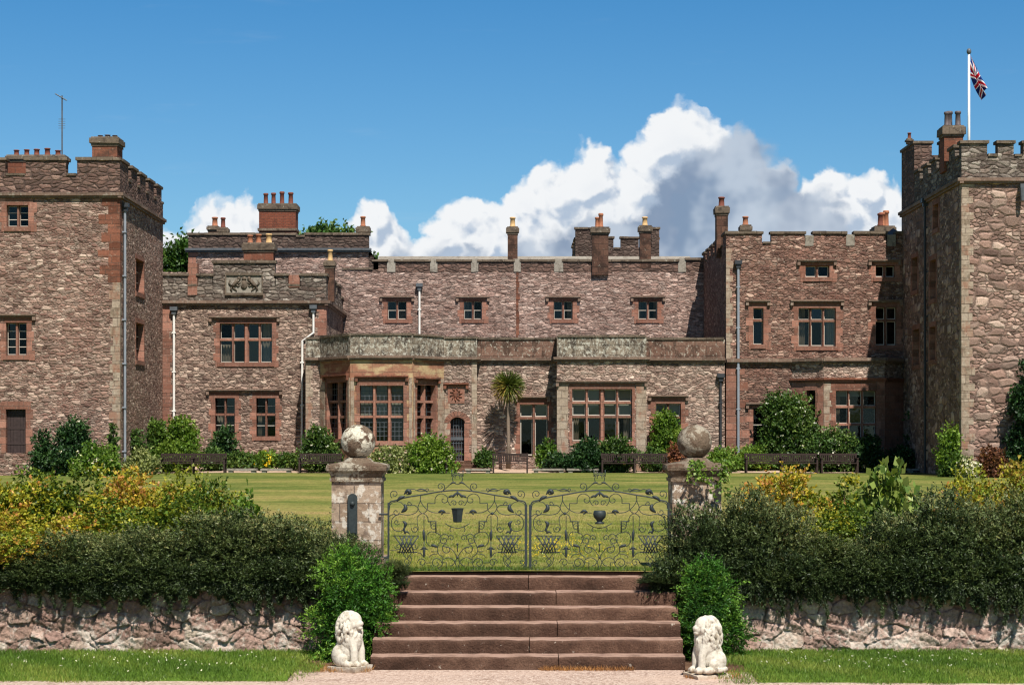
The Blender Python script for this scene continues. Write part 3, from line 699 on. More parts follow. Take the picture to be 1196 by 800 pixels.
def window(B, fr, u0, u1, z0, z1, lights=2, trans=(), king=False, sur=.26, m='sand', hood=None, bars=None, blind=None, sill=True,
           recess=.30, sash=None, mw=.13, curtain=None, lattice=None, door=False, glassm='glass', lint=.26, hoodm='drip', white_tr=True):
    """A mullioned stone window: jambs, lintel, sill, mullions, panes, bars, hood mould, blind."""
    mb = MB(); z = z0 - (.0 if door else .2); k = 0
    while z < z1 + lint - .03:
        e = min(z1 + lint, z + rng.uniform(.28, .42))
        for sgn in (-1, 1):
            wd = sur * (1.0 if (k + (sgn > 0)) % 2 else .62) * rng.uniform(.9, 1.12)
            if sgn < 0: mb.box(fr, u0 - wd, u0 + .03, -recess - .02, .016, z + .004, e - .004, 0, .003)
            else: mb.box(fr, u1 - .03, u1 + wd, -recess - .02, .016, z + .004, e - .004, 0, .003)
        z = e; k += 1
    mb.box(fr, u0 - .02, u1 + .02, -recess - .02, .019, z1 - .03, z1 + lint)
    if sill and not door:
        mb.box(fr, u0 - .08, u1 + .08, -recess - .02, .05, z0 - .17, z0 + .025)
    n = lights; step = (u1 - u0) / n
    us = [u0 + step * i for i in range(1, n)]
    for i, u in enumerate(us):
        wd = mw * (1.75 if king and i == n // 2 - 1 else 1.0) / 2
        mb.prism(fr, [(u - wd, -recess), (u - wd * .45, -recess + .22), (u + wd * .45, -recess + .22), (u + wd, -recess)][::-1], z0, z1)
    for t in trans:
        mb.prism(fr, [(u0, -recess - .01), (u0, -recess + .17), (u1, -recess + .17), (u1, -recess - .01)], t - .055, t + .055)
    wn = mb.build('window', M[m], B)
    # panes, one mesh
    gb = MB(); edges = [u0] + us + [u1]; zz = [z0] + sorted(trans) + [z1]
    for i in range(n):
        for j in range(len(zz) - 1):
            a, b, c, d = edges[i] + .03, edges[i + 1] - .03, zz[j] + .03, zz[j + 1] - .02
            t1, t2 = rng.uniform(-.008, .008), rng.uniform(-.008, .008); q = -recess + .03
            gb.poly([fr.p(a, q + t1, c), fr.p(b, q - t1, c), fr.p(b, q - t1 + t2, d), fr.p(a, q + t1 + t2, d)])
    gb.build('pane', M[glassm], wn)
    if sash or bars or lattice:
        sb = MB()
        for i in range(n):
            for j in range(len(zz) - 1):
                a, b, c, d = edges[i] + .055, edges[i + 1] - .055, zz[j] + .05, zz[j + 1] - .05; q0, q1 = -recess + .035, -recess + .065
                if sash:
                    t = sash
                    sb.box(fr, a, b, q0, q1, c, c + t * 1.4); sb.box(fr, a, b, q0, q1, d - t, d)
                    sb.box(fr, a, a + t, q0, q1 - .002, c, d); sb.box(fr, b - t, b, q0, q1 - .002, c, d)
                if bars:
                    for r_ in range(1, bars): 
                        zc = c + (d - c) * r_ / bars; sb.box(fr, a, b, q0, q1 - .004, zc - .014, zc + .014)
                if lattice:
                    nu, nz_ = max(2, round((b - a) / lattice)), max(2, round((d - c) / lattice))
                    for r_ in range(1, nz_):
                        zc = c + (d - c) * r_ / nz_; sb.box(fr, a, b, q0, q0 + .012, zc - .010, zc + .010)
                    for r_ in range(1, nu):
                        uc = a + (b - a) * r_ / nu; sb.box(fr, uc - .010, uc + .010, q0, q0 + .011, c, d)
        sb.build('glazing_bar', M['lead' if lattice and not sash else 'white_paint'], wn)
    if white_tr and trans and not lattice:
        pass
    if blind is not None:
        for (za, zb) in blind:
            bb = MB()
            for i in range(n): bb.box(fr, edges[i] + .04, edges[i + 1] - .04, -recess - .16, -recess - .13, za, zb)
            bb.build('blind', M['blind'], wn)
    if curtain:
        cb = MB()
        for (ua, ub, za, zb) in curtain:
            ns = 10; pts = []
            for i in range(ns + 1):
                u = ua + (ub - ua) * i / ns; pts.append((u, -recess - .25 + .05 * math.sin(i * 2.1)))
            for i in range(ns):
                cb.poly([fr.p(*pts[i], za), fr.p(*pts[i + 1], za), fr.p(*pts[i + 1], zb), fr.p(*pts[i], zb)])
        cb.build('curtain', M['curtain'], wn)
    if hood:
        hood_mould(wn, fr, *hood, m=hoodm)
    return wn
def hood_mould(P, fr, ua, ub, z, m='drip'):
    hb = MB(); hb.box(fr, ua, ub, -.02, .17, z, z + .07, 0, .004); hb.box(fr, ua + .03, ub - .03, -.02, .10, z - .07, z - .002, 0, .003)
    for u in (ua, ub - .14): hb.box(fr, u + .002, u + .138, -.02, .13, z - .2, z - .004, 0, .003)
    return hb.build('hood_mould', M[m], P)
def hole(px0, px1, py0, py1, d): return (X(px0, d), X(px1, d), Z(py1, d), Z(py0, d))
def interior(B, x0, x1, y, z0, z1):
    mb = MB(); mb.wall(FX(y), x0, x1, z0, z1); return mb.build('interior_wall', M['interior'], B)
def chimney(B, px0, px1, pyt, pyb, d, pots=(), m='chim_stone', depth=None, potm='pot_orange', cap=.22, shaft_in=.0, band=None, neck=None):
    fr = FX(d); u0, u1, zt, zb = X(px0, d), X(px1, d), Z(pyt, d), Z(pyb, d); w = u1 - u0; dp = depth or max(.7, w * .8)
    mb = MB(); s = min(.06, w * .07)
    mb.box(fr, u0 + s, u1 - s, -dp + s, -s, zb, zt - cap, 0)
    o = mb.build('chimney', M[m], B)
    cb = MB()
    cb.box(fr, u0 + s * .4, u1 - s * .4, -dp + s * .4, -s * .4, zt - cap - .1, zt - cap + .01, 0, .008)
    cb.box(fr, u0 - .04, u1 + .04, -dp - .04, .04, zt - cap + .01, zt - .05, 0, .012)
    cb.box(fr, u0 + s * .3, u1 - s * .3, -dp + s * .3, -s * .3, zt - .05, zt + .02, 0, .012)
    if band: cb.box(fr, u0 - .01, u1 + .01, -dp - .01, .01, Z(band, d) - .07, Z(band, d) + .07, 0, .006)
    cb.build('chimney_cap', M['coping'], o)
    for pt in pots:
        (pa, pb, pz, pm) = pt[:4]
        ua, ub = X(pa, d), X(pb, d); r = (ub - ua) / 2; h = Z(pz, d) - zt; pm_ = MB()
        dpth = pt[4] if len(pt) > 4 else dp / 2
        prof = [(r * .95, 0), (r * 1.0, h * .08), (r * .82, h * .14), (r * .72, h * .8), (r * .92, h * .84), (r * .95, h * .93), (r * .8, h), (r * .55, h), (r * .5, h * .8)]
        pm_.lathe(Vector(fr.p((ua + ub) / 2, -dpth, zt + .015)), prof, 12)
        pm_.build('chimney_pot', M[pm], o, True)
    return o
def drainpipe(B, fr, pts, m='white_pipe', hopper=True, r=.055):
    """pts: (u, w, z) from the top down."""
    P = [Vector(fr.p(*p)) for p in pts]; mb = MB(); mb.tube(P, r, 8)
    for a, b in zip(pts[:-1], pts[1:]):
        n = int(abs(a[2] - b[2]) / 1.8)
        for i in range(n):
            t = (i + .5) / n; u = a[0] + (b[0] - a[0]) * t; z = a[2] + (b[2] - a[2]) * t; w = a[1] + (b[1] - a[1]) * t
            mb.box(fr, u - .09, u + .09, w - .14, w + .062, z - .03, z + .03)
    o = mb.build('drainpipe', M[m], B)
    if hopper:
        hb = MB(); u, w, z = pts[0]
        hb.prism(fr, [(u - .10, w - .12), (u + .10, w - .12), (u + .10, w + .1), (u - .10, w + .1)], z - .05, z + .12)
        hb.box(fr, u - .17, u + .17, w - .13, w + .16, z + .12, z + .30); hb.build('hopper', M['black_pipe' if m != 'white_pipe' else 'lead'], o)
    return o
def block(B, x0, x1, y0, y1, z0, z1, front_holes, m, front='wall', side_r=(), side_l=(), recess=.3, top='slate', left=True, right=True):
    """Closed shell of a building block with openings through its outer faces."""
    mb = MB()
    mb.wall(FX(y0), x0, x1, z0, z1, front_holes, recess)
    if right: mb.wall(Fr((x1, y0), (x1, y1)), 0, y1 - y0, z0, z1, side_r, recess)
    if left: mb.wall(Fr((x0, y1), (x0, y0)), 0, y1 - y0, z0, z1, side_l, recess)
    mb.wall(Fr((x1, y1), (x0, y1)), 0, x1 - x0, z0, z1)
    o = mb.build('wall', M[m], B)
    rb = MB(); rb.box(FX(y0), x0 + .01, x1 - .01, -(y1 - y0) + .01, -.01, z1 - .35, z1 - .02); rb.build('roof', M[top], B)
    return o
GZ = 1.0
# ---------------------------------------------------------------- the tower at the left end
D1, D1b = 83.3, 93.6
XT = X(140, D1); x0 = XT - 11.5
T1 = thing('castle_tower', (XT - 5.7, D1 + 5, GZ), 'square crenellated stone tower with a row of five chimney pots and a tall aerial', 'tower')
f1 = FX(D1); s1 = Fr((XT, D1), (XT, D1b))
zs = Z(229, D1); zc = Z(205, D1); zm = Z(187, D1)
hA, hB, hD = hole(7, 34, 239, 265.5, D1), hole(6, 32, 376, 415.5, D1), hole(6, 31, 477, 529, D1)
def ys(px): return XT * F / (px - CX)
def shole(px0, px1, py0, py1):
    ya, yb = ys(px0), ys(px1); dm = (ya + yb) / 2
    return (ya - D1, yb - D1, Z(py1, dm), Z(py0, dm))
sA, sB = shole(158.5, 168, 303, 343), shole(158.5, 168, 377, 422)
block(T1, x0, XT, D1, D1b, GZ - .5, zs + .1, [hA, hB, hD], 'rub_tower', side_r=[sA, sB])
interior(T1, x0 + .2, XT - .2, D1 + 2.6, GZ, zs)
sheet('bed', -2.75, -1.5, 21.15, 22.6, .012, M['soil'], 6, 6, .01); sheet('bed', 1.85, 2.95, 20.9, 22.6, .012, M['soil'], 6, 6, .01)
string_course(T1, f1, x0 - .1, XT + .17, zs, .18, .24, 'drip'); string_course(T1, s1, -.17, D1b - D1, zs, .18, .24, 'drip')
def pxm(a, b, z, d): return (X(a, d), X(b, d), z)
parapet(T1, f1, zs + .08, zc, [pxm(-140, -122, zm, D1), pxm(-108, -64, zm, D1), pxm(-50, 6, zm, D1), pxm(30, 77, zm, D1), pxm(90, 140, zm, D1)], x0, XT, m='rub_parapet_red')
L = D1b - D1
parapet(T1, s1, zs + .082, zc, [(.46 + i * 2.03, .46 + i * 2.03 + 1.35, zm) for i in range(5)], .46, L, m='rub_parapet_red')
parapet(T1, Fr((x0, D1b), (x0, D1)), zs + .082, zc, [(i * 2.1, i * 2.1 + 1.4, zm) for i in range(5)], 0, L - .46, m='rub_parapet_red')
quoins(T1, f1, XT, -1, Z(330, D1), zs - .1, 'sand_dark', .85, .5); quoins(T1, s1, 0, 1, Z(330, D1), zs - .1, 'sand_dark', .5, .3, pr=.012)
quoins(T1, f1, XT, -1, GZ - .3, Z(330, D1), 'buff', .42, .30); quoins(T1, s1, 0, 1, GZ - .3, Z(330, D1), 'buff', .3, .2, pr=.012)
window(T1, f1, *hA, lights=2, bars=3, sash=.02, sur=.3, mw=.16)
window(T1, f1, *hB, lights=2, bars=4, sash=.02, sur=.3, mw=.16, hood=(X(-4, D1), X(42, D1), Z(368.5, D1)))
for h in (sA, sB): window(T1, s1, *h, lights=1, sur=.14, lint=.16, bars=3)
# plank door
wd = window(T1, f1, *hD, lights=1, sur=.28, door=True, lint=.3)
wd.name = 'doorway'
for c in list(wd.children): bpy.data.objects.remove(c)
db = MB()
for i in range(6):
    a = hD[0] + .04 + i * (hD[1] - hD[0] - .08) / 6; db.box(f1, a + .004, a + (hD[1] - hD[0] - .08) / 6 - .004, -.27, -.2, hD[2], hD[3] - .03, 0, .002)
for z in (.35, 1.0, 1.6): db.box(f1, hD[0] + .05, hD[1] - .05, -.205, -.185, hD[2] + z, hD[2] + z + .1)
db.build('door_leaf', M['door_wood'], wd)
drainpipe(T1, s1, [(ys(143.2) - D1, .1, Z(246, 84)), (ys(143.2) - D1, .1, GZ)], 'grey_pipe')
# corner chimney and the five pot stack behind the parapet
chimney(T1, 105.5, 138, 160, 232, D1 + .05, [(110, 117, 156, 'pot_grey'), (118, 126, 155.5, 'pot_grey'), (127, 134, 156, 'pot_grey')], 'sand_dark', 1.3, cap=.27, band=188)
chimney(T1, 7, 76, 181, 206, D1 + 1.1, [(12.5, 20, 174, 'pot_red'), (24.5, 32, 173.5, 'pot_red'), (36, 44, 173, 'pot_red'), (48.5, 56.5, 172, 'pot_red'), (61, 69, 174.5, 'pot_red')], 'sand_dark', .9, cap=.2)
# aerial on the tower roof
dA = D1 + 4
AE = thing('television_aerial', (X(72.5, dA), dA, zs), 'thin aerial mast with a small yagi antenna on the tower roof', 'aerial')
mb = MB(); xa = X(72.5, dA); mb.tube([(xa, dA, zs - .1), (xa, dA, Z(112, dA))], .035, 6); mb.build('mast', M['lead'], AE)
mb = MB(); za = Z(116, dA); mb.tube([(xa - .28, dA - .1, za + .22), (xa + .2, dA, za - .06)], .025, 5)
for i in range(6):
    c = Vector((xa - .26 + i * .09, dA - .1 + i * .018, za + .2 - i * .053)); mb.tube([c - Vector((.1, -.3, -.05)), c + Vector((.1, -.3, -.05))], .012, 4)
mb.build('antenna', M['lead'], AE); mb = MB()
for i in range(5): mb.tube([(xa - .16, dA, Z(150, dA) + i * .1), (xa + .14, dA, Z(150, dA) + i * .1)], .012, 4)
mb.build('antenna', M['lead'], AE)

# ---------------------------------------------------------------- left wing with the carved panel
D2, D2b = 93.5, 102.8
xl, xr = X(190, D2), X(381, D2)
W1 = thing('castle_wing', ((xl + xr) / 2, D2 + 4, GZ), 'two storey stone wing whose parapet carries a carved animal panel', 'wing')
f2 = FX(D2); s2 = Fr((xr, D2), (xr, D2b))
zs2 = Z(354.5, D2)
hA, hB, hC = hole(256, 318.5, 377, 424, D2), hole(250.5, 275, 464, 509, D2), hole(298.5, 322.5, 464, 510, D2)
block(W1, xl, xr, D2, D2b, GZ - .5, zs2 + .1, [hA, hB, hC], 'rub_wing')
interior(W1, xl + .2, xr - .2, D2 + 2.6, GZ, zs2)
string_course(W1, f2, xl, xr + .18, zs2, .2, .24, 'drip'); string_course(W1, s2, -.17, D2b - D2, zs2, .2, .24, 'drip')
zc2 = Z(334, D2); zt2 = Z(322, D2); zr2 = Z(307, D2)
parapet(W1, f2, zs2 + .08, zc2, [pxm(190, 219, zt2, D2), pxm(231, 248, zt2, D2), pxm(249, 321, zr2, D2), pxm(322, 336, zt2, D2), pxm(351, 381, zt2, D2)], xl, xr, m='rub_parapet')
parapet(W1, s2, zs2 + .082, zc2, [(.46, 2.2, zt2), (3.0, 5.2, zt2), (6.0, 8.2, zt2)], .46, D2b - D2, m='rub_parapet')
mb = MB(); mb.box(f2, X(219.5, D2), X(230.5, D2), -.4, .03, Z(345, D2), Z(308, D2), 0, .01); mb.build('parapet_block', M['sand'], W1); mb = MB(); mb.box(f2, X(337, D2), X(350, D2), -.4, .02, Z(336, D2), Z(321, D2), 0, .01)
mb.build('parapet_block', M['sand'], W1)
quoins(W1, f2, xl, 1, GZ - .3, zs2 - .1, 'sand', .5, .36); quoins(W1, f2, xr, -1, Z(392, D2), zs2 - .1, 'sand', .62, .4); quoins(W1, s2, 0, 1, Z(392, D2), zs2 - .1, 'sand', .5, .3, pr=.012)
window(W1, f2, *hA, lights=4, trans=[Z(396.5, D2)], king=True, hood=(X(244, D2), X(327, D2), Z(371, D2)), sash=.02, mw=.15, curtain=[(hA[0] + .05, hA[0] + .5, hA[2], hA[2] + .9), (hA[1] - .55, hA[1] - .05, hA[2], hA[3])])
wB = window(W1, f2, *hB, lights=2, trans=[Z(484, D2)], bars=2, curtain=[(hB[0] + .05, hB[0] + .5, hB[2], hB[2] + 1.0)])
wC = window(W1, f2, *hC, lights=2, trans=[Z(484, D2)], bars=2, curtain=[(hC[0] + .05, hC[0] + .25, hC[2], hC[2] + 1.2)])
hood_mould(W1, f2, X(241, D2), X(330, D2), Z(456, D2))
# carved panel: two animals beside a shield
PN = MB(); pa, pb, pz0, pz1 = X(264.5, D2), X(306, D2), Z(342.5, D2), Z(321.5, D2)
PN.box(f2, pa, pb, -.1, .03, pz0, pz1)
po = PN.build('carved_panel', M['palestone'], W1)
cb = MB(); cx_ = (pa + pb) / 2; cz = (pz0 + pz1) / 2
for a, b, c, d in ((pa - .06, pb + .06, pz1 - .01, pz1 + .12), (pa - .06, pb + .06, pz0 - .1, pz0 + .01)): cb.box(f2, a, b, -.05, .1, c, d)
for sg in (-1, 1): cb.box(f2, *sorted((cx_ + sg * .84, cx_ + sg * .9)), -.05, .09, pz0, pz1)
cb.build('panel_border', M['coping'], po)
rb = MB()
rb.ball(f2.p(cx_, .05, cz - .02), .17, .08, .22); rb.ball(f2.p(cx_, .05, cz + .26), .12, .07, .1)
for sg in (-1, 1):
    T = lambda u, z: f2.p(cx_ + sg * u, .06, cz + z)
    rb.tube([T(.24, .22), T(.34, .14), T(.46, -.02), T(.58, -.12)], [.06, .1, .1, .07], 7)
    rb.ball(T(.24, .27), .09, .07, .08)
    for a, b, c in (((.34, .1), (.24, .02), (.17, .1)), ((.4, .02), (.28, -.1), (.2, -.06)), ((.56, -.12), (.46, -.22), (.34, -.32)), ((.58, -.12), (.64, -.24), (.56, -.34)), ((.6, -.08), (.72, .05), (.66, .2))):
        rb.tube([T(*a), T(*b), T(*c)], [.045, .035, .02], 6)
rb.build('carving', M['coping'], po, True)
drainpipe(W1, f2, [(X(203.5, D2), .1, Z(366, D2)), (X(203.5, D2), .1, GZ)])
drainpipe(W1, f2, [(X(366.3, D2), .1, Z(364, D2)), (X(366.3, D2), .1, Z(389, D2)), (X(353.3, D2), .1, Z(398.5, D2)), (X(352.7, D2), .1, GZ)])
chimney(W1, 283, 320.5, 284, 325, D2 + 1.8, [(287, 294.5, 274, 'pot_orange'), (297, 304.5, 273, 'pot_orange'), (308.5, 317, 272.5, 'pot_buff')], 'sand_dark', .9, cap=.34)
chimney(W1, 378.5, 391, 305, 352, D2 + .8, [(381.5, 388.5, 291.5, 'pot_buff')], 'chim_stone', .55, cap=.24)

# ---------------------------------------------------------------- main range: upper wall, rear block, terrace front with two bays
D3, D4 = 102.8, 91.5
R1 = thing('castle_range', (0, D3, GZ), 'long central stone range with two bay windows under a lichened terrace parapet', 'building')
f3 = FX(D3); xa, xb = X(399, D3), X(833, D3)
zt = Z(305.5, D3); zl = Z(421, D4)
holes = [hole(452, 475.5, 351, 373.5, D3), hole(541, 563.5, 351, 373.5, D3), hole(646, 669.5, 351, 373.5, D3), hole(745, 768.5, 351, 373.5, D3)]
block(R1, xa - 12, 11.2, D3, D3 + 9, GZ, Z(318, D3), holes, 'rub_range', left=False)
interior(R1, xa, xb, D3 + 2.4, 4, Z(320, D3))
mer = []; fil = []
fx = [(452, 462), (502, 511), (550, 559), (600, 608.5), (647, 658), (792, 801.5)]
p = 436
for a, b in fx:
    mer.append(pxm(p, a, zt, D3)); fil.append(pxm(a, b, Z(302.5, D3), D3)); p = b
mer.append(pxm(p, 828, Z(303.5, D3), D3))
parapet(R1, f3, Z(318.1, D3), Z(315, D3), mer, X(399, D3), 11.2, m='rub_parapet_red', fill=fil, w=.004)
# stepped rise to the rear block
mb = MB(); mb.box(f3, X(424, D3), X(436, D3), -.44, .006, Z(316, D3), Z(299, D3)); mb.box(f3, X(420, D3), X(442, D3), -.45, .002, Z(316, D3), Z(304, D3)); mb.build('parapet_step', M['rub_dark'], R1)
# slate roof strip behind the parapet
mb = MB(); yb = D3 + .6
for (a, b, pt) in ((438, 812, 298.5),):
    mb.poly([(X(a, yb), yb, Z(308, D3)), (X(b, yb), yb, Z(308, D3)), (X(b, yb), yb + 3.2, Z(299.5, yb + 3.2)), (X(a, yb), yb + 3.2, Z(299.5, yb + 3.2))])
    mb.poly([(X(b, yb), yb + 3.2, Z(299.5, yb + 3.2)), (X(a, yb), yb + 3.2, Z(299.5, yb + 3.2)), (X(a, yb), yb + 6.4, Z(308, D3)), (X(b, yb), yb + 6.4, Z(308, D3))])
mb.build('slate_roof', M['palestone'], R1)
for i, h in enumerate(holes):
    window(R1, f3, *h, lights=2, bars=2, sash=.02, sur=.3, mw=.13, hood=(h[0] - .38, h[1] + .38, Z(347.5, D3)), m='sand', curtain=[[(h[0] + .6, h[0] + .95, h[2], h[2] + .45)], [(h[0] + .05, h[0] + .3, h[2], h[3]), (h[0] + .62, h[0] + .95, h[2], h[2] + .4)], [(h[1] - .3, h[1] - .04, h[2], h[3])], [(h[0] + .04, h[0] + .2, h[2], h[3]), (h[1] - .2, h[1] - .04, h[2], h[3])]][i])
# straight joint and pipe on the upper wall
mb = MB(); z = 6
while z < Z(318, D3):
    mb.box(f3, X(602.8, D3), X(602.8, D3) + rng.uniform(.10, .22), -.05, .018, z + .01, z + .29, 0, .006); z += .31
mb.build('quoins', M['sand_dark'], R1)
drainpipe(R1, f3, [(X(490, D3), .1, Z(338, D3)), (X(490, D3), .1, 6)])
# rear block rising behind the left wing
zrb = Z(291, D3); ztop = Z(274, D3); xk0, xk1 = X(220, D3), X(430.5, D3)
mb = MB(); mb.wall(f3, xk0, xk1, 5, zrb, w=.008); mb.wall(Fr((xk1, D3 - .008), (xk1, D3 + 9)), 0, 9, 5, zrb); mb.wall(Fr((xk0, D3 + 9), (xk0, D3 - .008)), 0, 9, 5, zrb)
mb.box(f3, xk0, xk1, -9, -.02, zrb - .4, zrb)
mb.build('rear_block_wall', M['rub_range'], R1)
string_course(R1, f3, xk0 - .15, xk1 + .15, zrb - .08, .26, .2, 'lead')
parapet(R1, f3, zrb + .03, ztop - .12, [(xk0, X(345, D3), ztop - .02), (X(357, D3), xk1, ztop - .02)], xk0, xk1, m='rub_dark', w=.0)
parapet(R1, Fr((xk0, D3 + 8), (xk0, D3 - .008)), zrb + .03, ztop - .12, [], 0, 7.5, m='rub_dark')
quoins(R1, f3, xk0, 1, Z(325, D3), zrb - .12, 'sand', .5, .36, pr=.024)
chimney(R1, 301, 346.5, 238, 276, D3 + 1.6, [(305.5, 312, 224.5, 'pot_red'), (314.5, 321, 224, 'pot_red'), (324.5, 331, 222.5, 'pot_red'), (334.5, 341.5, 223.5, 'pot_red')], 'brick', 1.3, cap=.3, band=268)
chimney(R1, 242, 254.5, 264, 282, D3 + 1.2, [(245.5, 253.5, 253, 'pot_orange')], 'chim_stone', .9, cap=.2)
chimney(R1, 254, 266, 266, 292, D3 + .1, [(256.5, 263, 254, 'pot_red')], 'sand_dark', .5, cap=.24)
chimney(R1, 416.5, 431.5, 264.5, 300, D3 + .05, [(420, 427, 252.5, 'pot_orange')], 'chim_stone', .6, cap=.3)
chimney(R1, 592, 605.5, 265, 303, D3 + .3, [(595, 602.5, 253.5, 'pot_buff')], 'chim_stone', .58, cap=.3)
chimney(R1, 690.5, 712, 265.5, 321, D3 - .25, [(695, 700.5, 253, 'pot_orange'), (699, 705.5, 248.5, 'pot_orange')], 'chim_stone', .9, cap=.28)
chimney(R1, 746.5, 761.5, 263.5, 313, D3 - .06, [(750, 757.5, 253, 'pot_buff')], 'chim_stone', .7, cap=.3)
# terrace front
zpt = Z(396.5, D4)
S = [((X(357, 91.1), 91.1), (X(374, 91.1), 91.1)), ((X(374, 91.1), 91.1), (X(409, 88.7), 88.7)), ((X(409, 88.7), 88.7), (X(482, 88.7), 88.7)),
     ((X(482, 88.7), 88.7), (X(518.5, 90.5), 90.5)), ((X(518.5, 90.5), 90.5), (X(557, 90.5), 90.5)), ((X(557, 90.5), 90.5), (X(557, 90.5), D4)),
     ((X(557, 90.5), D4), (X(650.5, 90.3), D4)), ((X(650.5, 90.3), D4), (X(650.5, 90.3), 90.3)), ((X(650.5, 90.3), 90.3), (X(755, 90.3), 90.3)),
     ((X(755, 90.3), 90.3), (X(755, 90.3), D4)), ((X(755, 90.3), D4), (X(846.5, D4), D4))]
fr = [Fr(a, b) for a, b in S]
def hu(f, pxa, pxb, pya, pyb):
    """Opening on any wall line from pixel bounds: rays through the pixels meet the line."""
    def hit(px):
        k = (px - CX) / F
        return (k * f.a.y - f.a.x) / (f.t.x - k * f.t.y)
    ua, ub = hit(pxa), hit(pxb); dm = (f.a + f.t * ((ua + ub) / 2)).y
    return (ua, ub, Z(pyb, dm), Z(pya, dm))
hL, hM, hR = hu(fr[1], 381.5, 405, 446, 513), hu(fr[2], 419.5, 472, 449.5, 515.5), hu(fr[3], 486.5, 509, 449, 512)
hDoor, hF, hBay, hE = hu(fr[4], 525.5, 543, 487, 538), hu(fr[6], 606.5, 640.5, 471.5, 533), hu(fr[8], 667.5, 739, 453.5, 516), hu(fr[10], 765.5, 796, 470.5, 516)
HO = {1: [hL], 2: [hM], 3: [hR], 4: [hDoor], 6: [hF], 8: [hBay], 10: [hE]}
MT = {0: 'rub_terrace', 1: 'spandrel', 2: 'spandrel', 3: 'spandrel', 4: 'rub_terrace', 5: 'buff', 6: 'rub_terrace', 7: 'rub_terrace', 8: 'rub_terrace', 9: 'rub_terrace', 10: 'rub_terrace'}
tm = MB()
mlist = [M['rub_terrace'], M['spandrel'], M['buff']]
midx = {'rub_terrace': 0, 'spandrel': 1, 'buff': 2}
for i, f in enumerate(fr): tm.wall(f, 0, f.L, GZ - .3, zl + .12, HO.get(i, ()), .34, midx[MT[i]])
lw = Fr((S[0][0][0], D2 + 1), S[0][0]); tm.wall(lw, 0, lw.L, GZ - .3, zl + .1)
tm.build('terrace_wall', mlist, R1)
# flat terrace roof (polygon back to the upper wall)
rf = [Vector((a[0], a[1])) for a, b in S] + [Vector(S[-1][1]), Vector((S[-1][1][0], D3)), Vector((X(399, D3), D3)), Vector((S[0][0][0], D2))]
mb = MB(); mb.poly([(p.x, p.y, zl + .10) for p in rf]); mb.build('terrace_roof', M['slate'], R1)
for i, f in enumerate(fr):
    if f.L < .3: continue
    e = .14 if i in (1, 2, 3) else .0
    string_course(R1, f, -.02 if i != 8 else -.16, f.L + (.16 if i in (4, 8) else .02), zl, .17, .2, 'drip')
    top = zpt + (.05 if i in (1, 2, 3, 8) else 0)
    pm = 'parapet_brown' if i in (6, 10, 7, 9) else 'lichen'
    # keep neighbouring lengths of parapet from sharing a face
    parapet(R1, f, zl + .08 + .001 * (i % 2), top - .001 * (i % 2), [], .004 * (i % 2), f.L - .004 * (i % 2), th=.35, w=.003 * (i % 3), m=pm, name='terrace_parapet')
pw = Fr((S[0][0][0], D2), S[0][0]); parapet(R1, pw, zl + .08, zpt - .01, [], 0, pw.L - .36, th=.35, m='lichen', name='terrace_parapet')
interior(R1, S[0][0][0] + .2, S[-1][1][0] - .2, 95.0, GZ, zl)
def bay_panes(f): return dict(m='sand', sur=.16)
window(R1, fr[1], *hL, lights=2, trans=[Z(469, 90), Z(487, 90)], lattice=.24, sur=.15, mw=.15, lint=.2)
window(R1, fr[2], *hM, lights=3, trans=[Z(469, 88.7), Z(486.5, 88.7)], lattice=.22, sur=.2, mw=.2, lint=.3, blind=[(Z(467, 88.7), Z(450, 88.7)), (Z(485, 88.7), Z(470, 88.7))])
window(R1, fr[3], *hR, lights=2, trans=[Z(469, 89.5), Z(487, 89.5)], lattice=.24, sur=.15, mw=.15, lint=.2)
for i, a, b in ((0, None, None),):
    quoins(R1, fr[0], 0, 1, GZ - .2, zl - .12, 'buff', .3, .24)
def pier_strip(f, ua, ub, z0, z1, m='buff', pr=.03):
    mb = MB(); z = z0
    while z < z1 - .02:
        e = min(z1, z + rng.uniform(.34, .5)); mb.box(f, ua, ub, -.05, pr, z + .003, e - .003, 0, .004); z = e
    return mb.build('pier_strip', M[m], R1)
zsp = Z(441, 88.7)
pier_strip(fr[2], .02, hM[0] - .22, GZ - .2, zsp, pr=.04); pier_strip(fr[2], hM[1] + .22, fr[2].L - .02, GZ - .2, zsp, pr=.04)
pier_strip(fr[1], .02, hL[0] - .13, GZ - .2, zsp, pr=.036); pier_strip(fr[3], hR[1] + .13, fr[3].L - .02, GZ - .2, zsp, pr=.036)
pier_strip(fr[1], hL[1] + .13, fr[1].L - .04, GZ - .2, zsp, pr=.032); pier_strip(fr[3], .04, hR[0] - .13, GZ - .2, zsp, pr=.032)
pier_strip(fr[4], fr[4].L - .24, fr[4].L, GZ - .2, zl - .12, pr=.02); pier_strip(fr[4], .03, .28, GZ - .2, Z(462, 90.5), pr=.02)
for i, h in ((1, hL), (2, hM), (3, hR)):
    hood_mould(R1, fr[i], h[0] - .2, h[1] + .2, h[3] + (.3 if i == 2 else .2) + .06, 'sand_dark')
